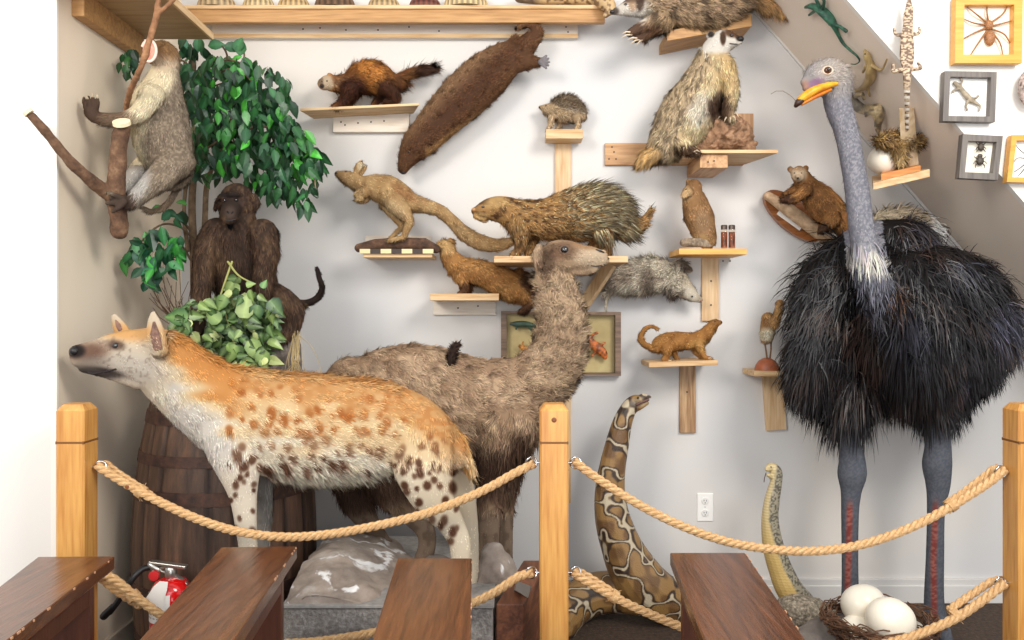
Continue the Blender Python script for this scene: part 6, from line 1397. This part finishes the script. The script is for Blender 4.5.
# ============================================================ SNAKES
def py_col(u, v, p, n):
    w = vnoise(p, 19, 4); w2 = vnoise(p, 26, 5)
    e = np.abs(w-.5); c = mixc(flat(u, (146, 112, 66)), (108, 78, 46), sst(w2, .4, .7))
    c = mixc(c, (190, 176, 150), 1-sst(e, .025, .05)); ring = sst(e, .03, .055)*(1-sst(e, .09, .13)); c = mixc(c, (46, 34, 28), ring*.9)
    c = mixc(c, (190, 178, 156), spot(u, v, 640, 402, 10, 5, 0, .5)*.4); return c
b = Beast('python', 'large reticulated python rearing with open mouth from its coil behind the centre post', 'snake', 3.5, [
    dict(k=.9, p=[(640, 399, 4.5, -.02), (635, 402, 7.5), (628, 410, 8.5), (622, 424, 10), (617, 445, 12), (612, 470, 13.5), (610, 495, 15.5), (613, 520, 18), (621, 545, 20.5), (632, 568, 24), (648, 588, 25), (668, 600, 24, .03), (700, 602, 24, .1), (730, 606, 20, .12)]),
    dict(k=.9, p=[(647, 403, 2.2, -.02), (640, 407, 3, -.01), (634, 409, 4)]), dict(k=.9, p=[(650, 397, 1.5, -.02), (643, 396.5, 3.4, -.02)]),
    dict(k=.9, p=[(655, 596, 22, .05), (625, 592, 21, .08), (595, 594, 21, .08), (572, 606, 21, .02), (556, 625, 22, -.08)])], py_col, vox=.9, smooth=2, mat=M_SCALE())
b.eye(638, 398, 1.4, col=plain('snake_eye', (60, 48, 30), rough=.1)); m = MB(); m.tube([P(648, 399.8, 3.47), P(642, 402, 3.47), P(637, 404.5, 3.47)], .006, 8, k=.9); m.build('mouth', plain('mouth_dark', (96, 66, 60)), b.root, smooth=True)
def co_col(u, v, p, n):
    ax = np.interp(v, [465, 480, 500, 520, 545, 570, 600], [776, 774, 769, 768, 774, 783, 800])
    band = (np.sin(p[:, 2]*520)*.5+.5); c = mixc(flat(u, (190, 168, 120)), (214, 198, 156), band*.8)
    bk = sst(u, ax-1, ax+3); g = mixc(flat(u, (150, 142, 120)), (84, 78, 66), sst(uvn(u, v, 1.4, 1.4, 3), .4, .7)); c = c*(1-bk[:, None]) + g*bk[:, None]
    c = mixc(c, (196, 152, 66), sst(v, 500, 560)*(1-bk)*.45); return c
b = Beast('cobra', 'slim upright snake with yellow belly and tiny forked tongue right of the outlet', 'snake', 3.45, [
    dict(k=.9, p=[(767, 469, 2.6, -.02), (771, 467.5, 5), (776, 472, 6), (776, 482, 6), (772, 500, 7.5), (770, 520, 8.5), (773, 545, 10.5), (780, 568, 12), (790, 590, 13.5), (804, 604, 12, .04)]), dict(k=.9, p=[(768, 475, 2, -.02), (773, 477, 3.5)])], co_col, vox=.6, smooth=2, mat=M_SCALE())
b.eye(771, 467, .9); m = MB(); m.tube([P(766, 473, 3.42), P(764.5, 478, 3.42), P(764, 482, 3.42)], .0018, 5); m.build('tongue', plain('dark_tongue', (60, 24, 24)), b.root)
mound('rock', [dict(k=1.1, p=[(795, 612, 18), (812, 616, 18), (838, 622, 12)])], 3.4, 'speckled gravelly rock at the foot of the upright snake', None, rocky('gravel', (90, 82, 70), (150, 138, 120), (206, 194, 172), scale=70, bump=1), (.008, 20), 1.3)

# ============================================================ LIZARDS, CROCODILE ON THE SLOPE
def sY(u, v, off=.03): return 2.7463/((312-v)/800+1.145*(u-512)/800) - off
def lizard(name, label, spine, legs, colfn, vox=.6, off=.035, cat='lizard', Yf=None, k=.7, eye=None, group=None):
    Y0 = (Yf or sY(*spine[len(spine)//2][:2], off)); ch = []
    def dd(u, v): return 0.0 if Yf else sY(u, v, off)-Y0
    ch.append(dict(k=k, p=[(u, v, r, dd(u, v)) for u, v, r in spine]))
    for l in legs: ch.append(dict(k=.9, p=[(u, v, r, dd(u, v)) for u, v, r in l]))
    b = Beast(name, label, cat, Y0, ch, colfn, vox=vox, smooth=1, mat=M_SCALE(), group=group)
    for e in (eye or []): b.eye(e[0], e[1], e[2])
    return b
lizard('lizard', 'green black lizard with long curling tail at the top of the slope', [(806, 7, 2.2), (811, 6, 3.6), (817, 8, 4), (823, 12, 5), (829, 18, 5), (834, 25, 3.6), (838, 34, 2.2), (843, 43, 1.7), (850, 50, 1.4), (857, 56, 1.2), (859.5, 61, 1), (856, 64, .9), (851, 64, .7)],
    [[(818, 8, 2), (812, 13, 1.6), (809, 15, 1.3)], [(819, 6, 2), (816, 0, 1.5), (813, -3, 1.3)], [(834, 24, 2), (842, 28, 1.6), (846, 31, 2)], [(830, 24, 2), (828, 20, 1.5), (826, 17, 1)], [(823, 8, 2), (824, 1, 1.6), (821, -4, 1.3)]],
    simple_col((52, 110, 84), (24, 50, 42), 2, 2, .4, .7), eye=[(809, 5, .8)])
lizard('lizard', 'pale tan gecko like lizard below the green lizard beside the ostrich head', [(865, 51, 2), (867, 56, 4), (869, 62, 4), (871, 70, 6), (870, 79, 6.5), (865, 86, 5), (858, 90, 2.4), (850, 91, 1.4), (845, 91, .8)],
    [[(873, 66, 2), (881, 70, 1.4), (885, 64, 1.2), (887, 59, 1)], [(868, 84, 2), (868, 90, 1.5), (870, 96, 1.2)], [(866, 66, 2), (863, 72, 1.4)]], simple_col((190, 164, 112), (140, 114, 72), 2, 3, .4, .7), eye=[(865, 54, .9)])
lizard('lizard', 'spotted dark grey monitor curled above the nest behind the ostrich neck', [(845, 92, 4), (852, 100, 5), (860, 108, 5.5), (868, 110, 6), (876, 110, 7), (879, 118, 6), (878, 126, 4), (879, 134, 2)],
    [[(856, 96, 2.4), (862, 94, 2), (864, 99, 1.6)], [(870, 112, 2.4), (866, 116, 1.6)]], simple_col((206, 184, 140), (56, 46, 40), 1.6, 1.6, .5, .62, [((112, 108, 104), 856, 104, 10, 8, 30, .4, .6)]), off=.06)
cr_c = lambda u, v, p, n: mixc(mixc(flat(u, (200, 176, 146)), (86, 62, 48), sst(uvn(u, v, 1.8, 1.1, 3), .4, .62)*.8), (246, 238, 224), sst(v, 84, 92)*sst(np.sin(v*1.05), -.2, .3)*.9)
b = Beast('crocodile', 'baby crocodile mounted upright with its tail down into the nest', 'crocodile', 3.1, [
    dict(k=.5, p=[(909, -6, 1.8), (909, 2, 2.6), (909, 10, 4.4), (908, 18, 5), (908, 26, 5), (907, 36, 6.2), (907, 50, 7.2), (907, 60, 6.8), (907, 68, 5), (907, 80, 3.8), (907, 95, 3.3, .04), (907, 112, 2.8, .12), (907, 130, 2.2, .2)]),
    dict(k=.9, p=[(905, 34, 2.4), (898, 35, 1.8), (895, 33, 1.5), (894, 29, 1.3)]), dict(k=.9, p=[(910, 34, 2.4), (917, 34, 1.8), (920, 31, 1.4), (919, 28, 1.2)]),
    dict(k=.9, p=[(904, 70, 2.8), (897, 71, 2.3), (893, 71, 2), (893, 65, 1.5)]), dict(k=.9, p=[(910, 69, 2.8), (916, 69, 2), (921, 68, 1.6), (918, 63, 1.3)])], cr_c, vox=.6, smooth=1, mat=M_SCALE())
b.eye(905.5, 15, .8)
m = MB(); c_ = P(882, 164, 3.48); 
egg(884, 160, 3.47, 14.5, 'large cream egg on the slanting layered shelf beneath the nest', 0, 'egg on the layered shelf', sx=1.15)
t = thing('nest', 'shaggy straw nest draped over the egg at the foot of the crocodile', 'nest', tuple(P(898, 160, 3.4)))
V_, T_, N_, fl_ = fuse([dict(k=.9, p=[(880, 141, 5.5), (890, 140, 8), (902, 142, 8.5), (914, 142, 7.5)]), dict(k=.9, p=[(897, 146, 7), (900, 156, 5), (901, 164, 3)])], 3.40, .004, 1)
cf = lambda u, v, p, n: mixc(mixc(flat(u, (190, 152, 96)), (92, 66, 42), sst(uvn(u, v, 2.4, 2.4, 3), .45, .7)), (216, 186, 136), sst(v, 146, 158)*.6)
a, b_, c, d = strands(V_, T_, N_, fl_, cf, n=4200, length=8, width=.8, lift=.6, grav=.5, rand=.8, segs=2, Y0=3.4, clump=1, jitter=.35)
np_mesh('straw', np.vstack([V_, a]), np.vstack([T_, b_+len(V_)]), np.vstack([cf(*uv_of(V_), V_, N_)*.7, c]), np.vstack([N_, d]), M_FUR(), t)['kind'] = 'stuff'
# lizard in the grey box
lizard('lizard', 'small pale lizard pinned inside the grey shadow box', [(955, 83, 2), (959, 86, 2.6), (962, 90, 2.4), (967, 96, 3), (971, 100, 2.6), (976, 103, 1.8), (980, 106, 1.2), (979, 111, .9)],
    [[(960, 86, 1.3), (962, 82, 1), (961, 79, 1.2)], [(959, 89, 1.3), (954, 90, 1), (953, 92, 1.1)], [(970, 98, 1.4), (976, 98, 1), (978, 96, 1.3)], [(968, 101, 1.4), (966, 106, 1), (967, 110, 1.2)]], simple_col((166, 150, 126), (110, 98, 82), 2, 2, .4, .7), Yf=3.135, vox=.45)
# salamanders in the olive frame
lizard('salamander', 'dark green salamander at the upper left of the olive board', [(511, 324, 1.6), (517, 324, 3), (524, 324, 3.2), (531, 325, 2.6), (537, 326, 1.6)], [[(517, 326, 1.2), (516, 329, 1)], [(529, 327, 1.2), (532, 331, 1)]], simple_col((58, 84, 66), (38, 52, 44), 2, 2, .4, .7), Yf=3.765, cat='salamander')
lizard('salamander', 'small orange and black salamander at the lower left of the olive board', [(520, 346, 1.8), (525, 349, 2.8), (531, 351, 2.4), (537, 350, 1.5)], [[(523, 346, 1.2), (523, 342, 1)], [(530, 353, 1.2), (533, 356, 1)]], simple_col((226, 146, 46), (60, 40, 26), 1.6, 1.6, .5, .65), Yf=3.765, cat='salamander')
lizard('salamander', 'mottled orange black toad like salamander on the olive board right of the camel neck', [(588, 336, 2), (592, 342, 3.6), (598, 348, 5), (603, 353, 4.4), (605, 357, 2.6)], [[(590, 338, 1.6), (594, 334, 1.3), (597, 333, 1.6)], [(590, 346, 1.6), (585, 350, 1.3), (584, 354, 1.5)], [(600, 345, 1.5), (605, 343, 1.2)], [(596, 352, 1.5), (592, 356, 1.2)]], simple_col((214, 116, 52), (54, 34, 26), 1.5, 1.5, .45, .6), Yf=3.765, cat='salamander')

# ============================================================ THINGS ON THE TOP SHELF
def shell(u, v, ru, col, label, ribs=18, Y=3.715, hgt=1.0, kind='seashell', group='shells on the top shelf', two=(230, 214, 180)):
    m = MB(); c_ = P(u, 0, Y); c_.z = TOPZ; R_ = S(ru, Y); vs = []; n = ribs*4; rows = 10
    for i in range(rows+1):
        a = math.pi/2*i/rows
        for j in range(n):
            b = 2*math.pi*j/n; r = R_*math.cos(a)*(1+.035*math.cos(b*ribs))
            vs.append((c_.x+r*math.cos(b), c_.y+r*math.sin(b)*.8, c_.z+R_*hgt*math.sin(a)))
            k = .75+.25*math.cos(b*ribs); q = (math.sin(a*14)*.5+.5)*.3; m.c.append(tuple(nlin([x*k*(1-q)+y*q for x, y in zip(col, two)])))
    m.v = vs; m.f = [(i*n+j, i*n+(j+1) % n, (i+1)*n+(j+1) % n, (i+1)*n+j) for i in range(rows) for j in range(n)]; m.f.append(tuple(range(n))[::-1]); m.m = [0]*len(m.f)
    o = m.build(kind, vcol('shell_surface', rough=.45), None, smooth=True); tag(o, label, 'shell', group); return o
shell(217, 0, 19, (196, 164, 118), 'pale tan shell at the left end of the long top shelf'); shell(259, 0, 16, (214, 186, 134), 'sandy ribbed shell second from the left on the top shelf')
shell(294, 0, 16, (206, 168, 110), 'yellowish shell third from the left on the top shelf'); shell(335, 0, 20, (132, 98, 68), 'brown mottled shell above the polecat on the top shelf', two=(60, 42, 30))
shell(384, 0, 16, (196, 162, 110), 'light brown shell fifth along the top shelf'); shell(425, 0, 16, (110, 52, 38), 'dark red brown shell on the top shelf near the otter', two=(190, 150, 130)); shell(466, 0, 22, (214, 184, 130), 'wide cream fan ribbed shell on the top shelf above the otter', ribs=24)
b = Beast('reptile', 'tan scaly reptile lying at the right end of the top shelf, tail overhanging', 'reptile', 3.7, [
    dict(k=.8, p=[(520, -3, 6), (540, -3, 7.5), (560, -4, 8.5), (580, -4, 9), (596, -2, 9.5), (606, 3, 8.5, -.08), (610, 9, 6, -.1), (606, 15, 3, -.1)])],
    lambda u, v, p, n: mixc(mixc(flat(u, (196, 164, 118)), (120, 92, 62), sst(uvn(u, v, 2.5, 2.5, 3), .45, .7)), (86, 72, 60), (1-sst(u, 530, 545))*.8), vox=.8, smooth=1, mat=M_SCALE())
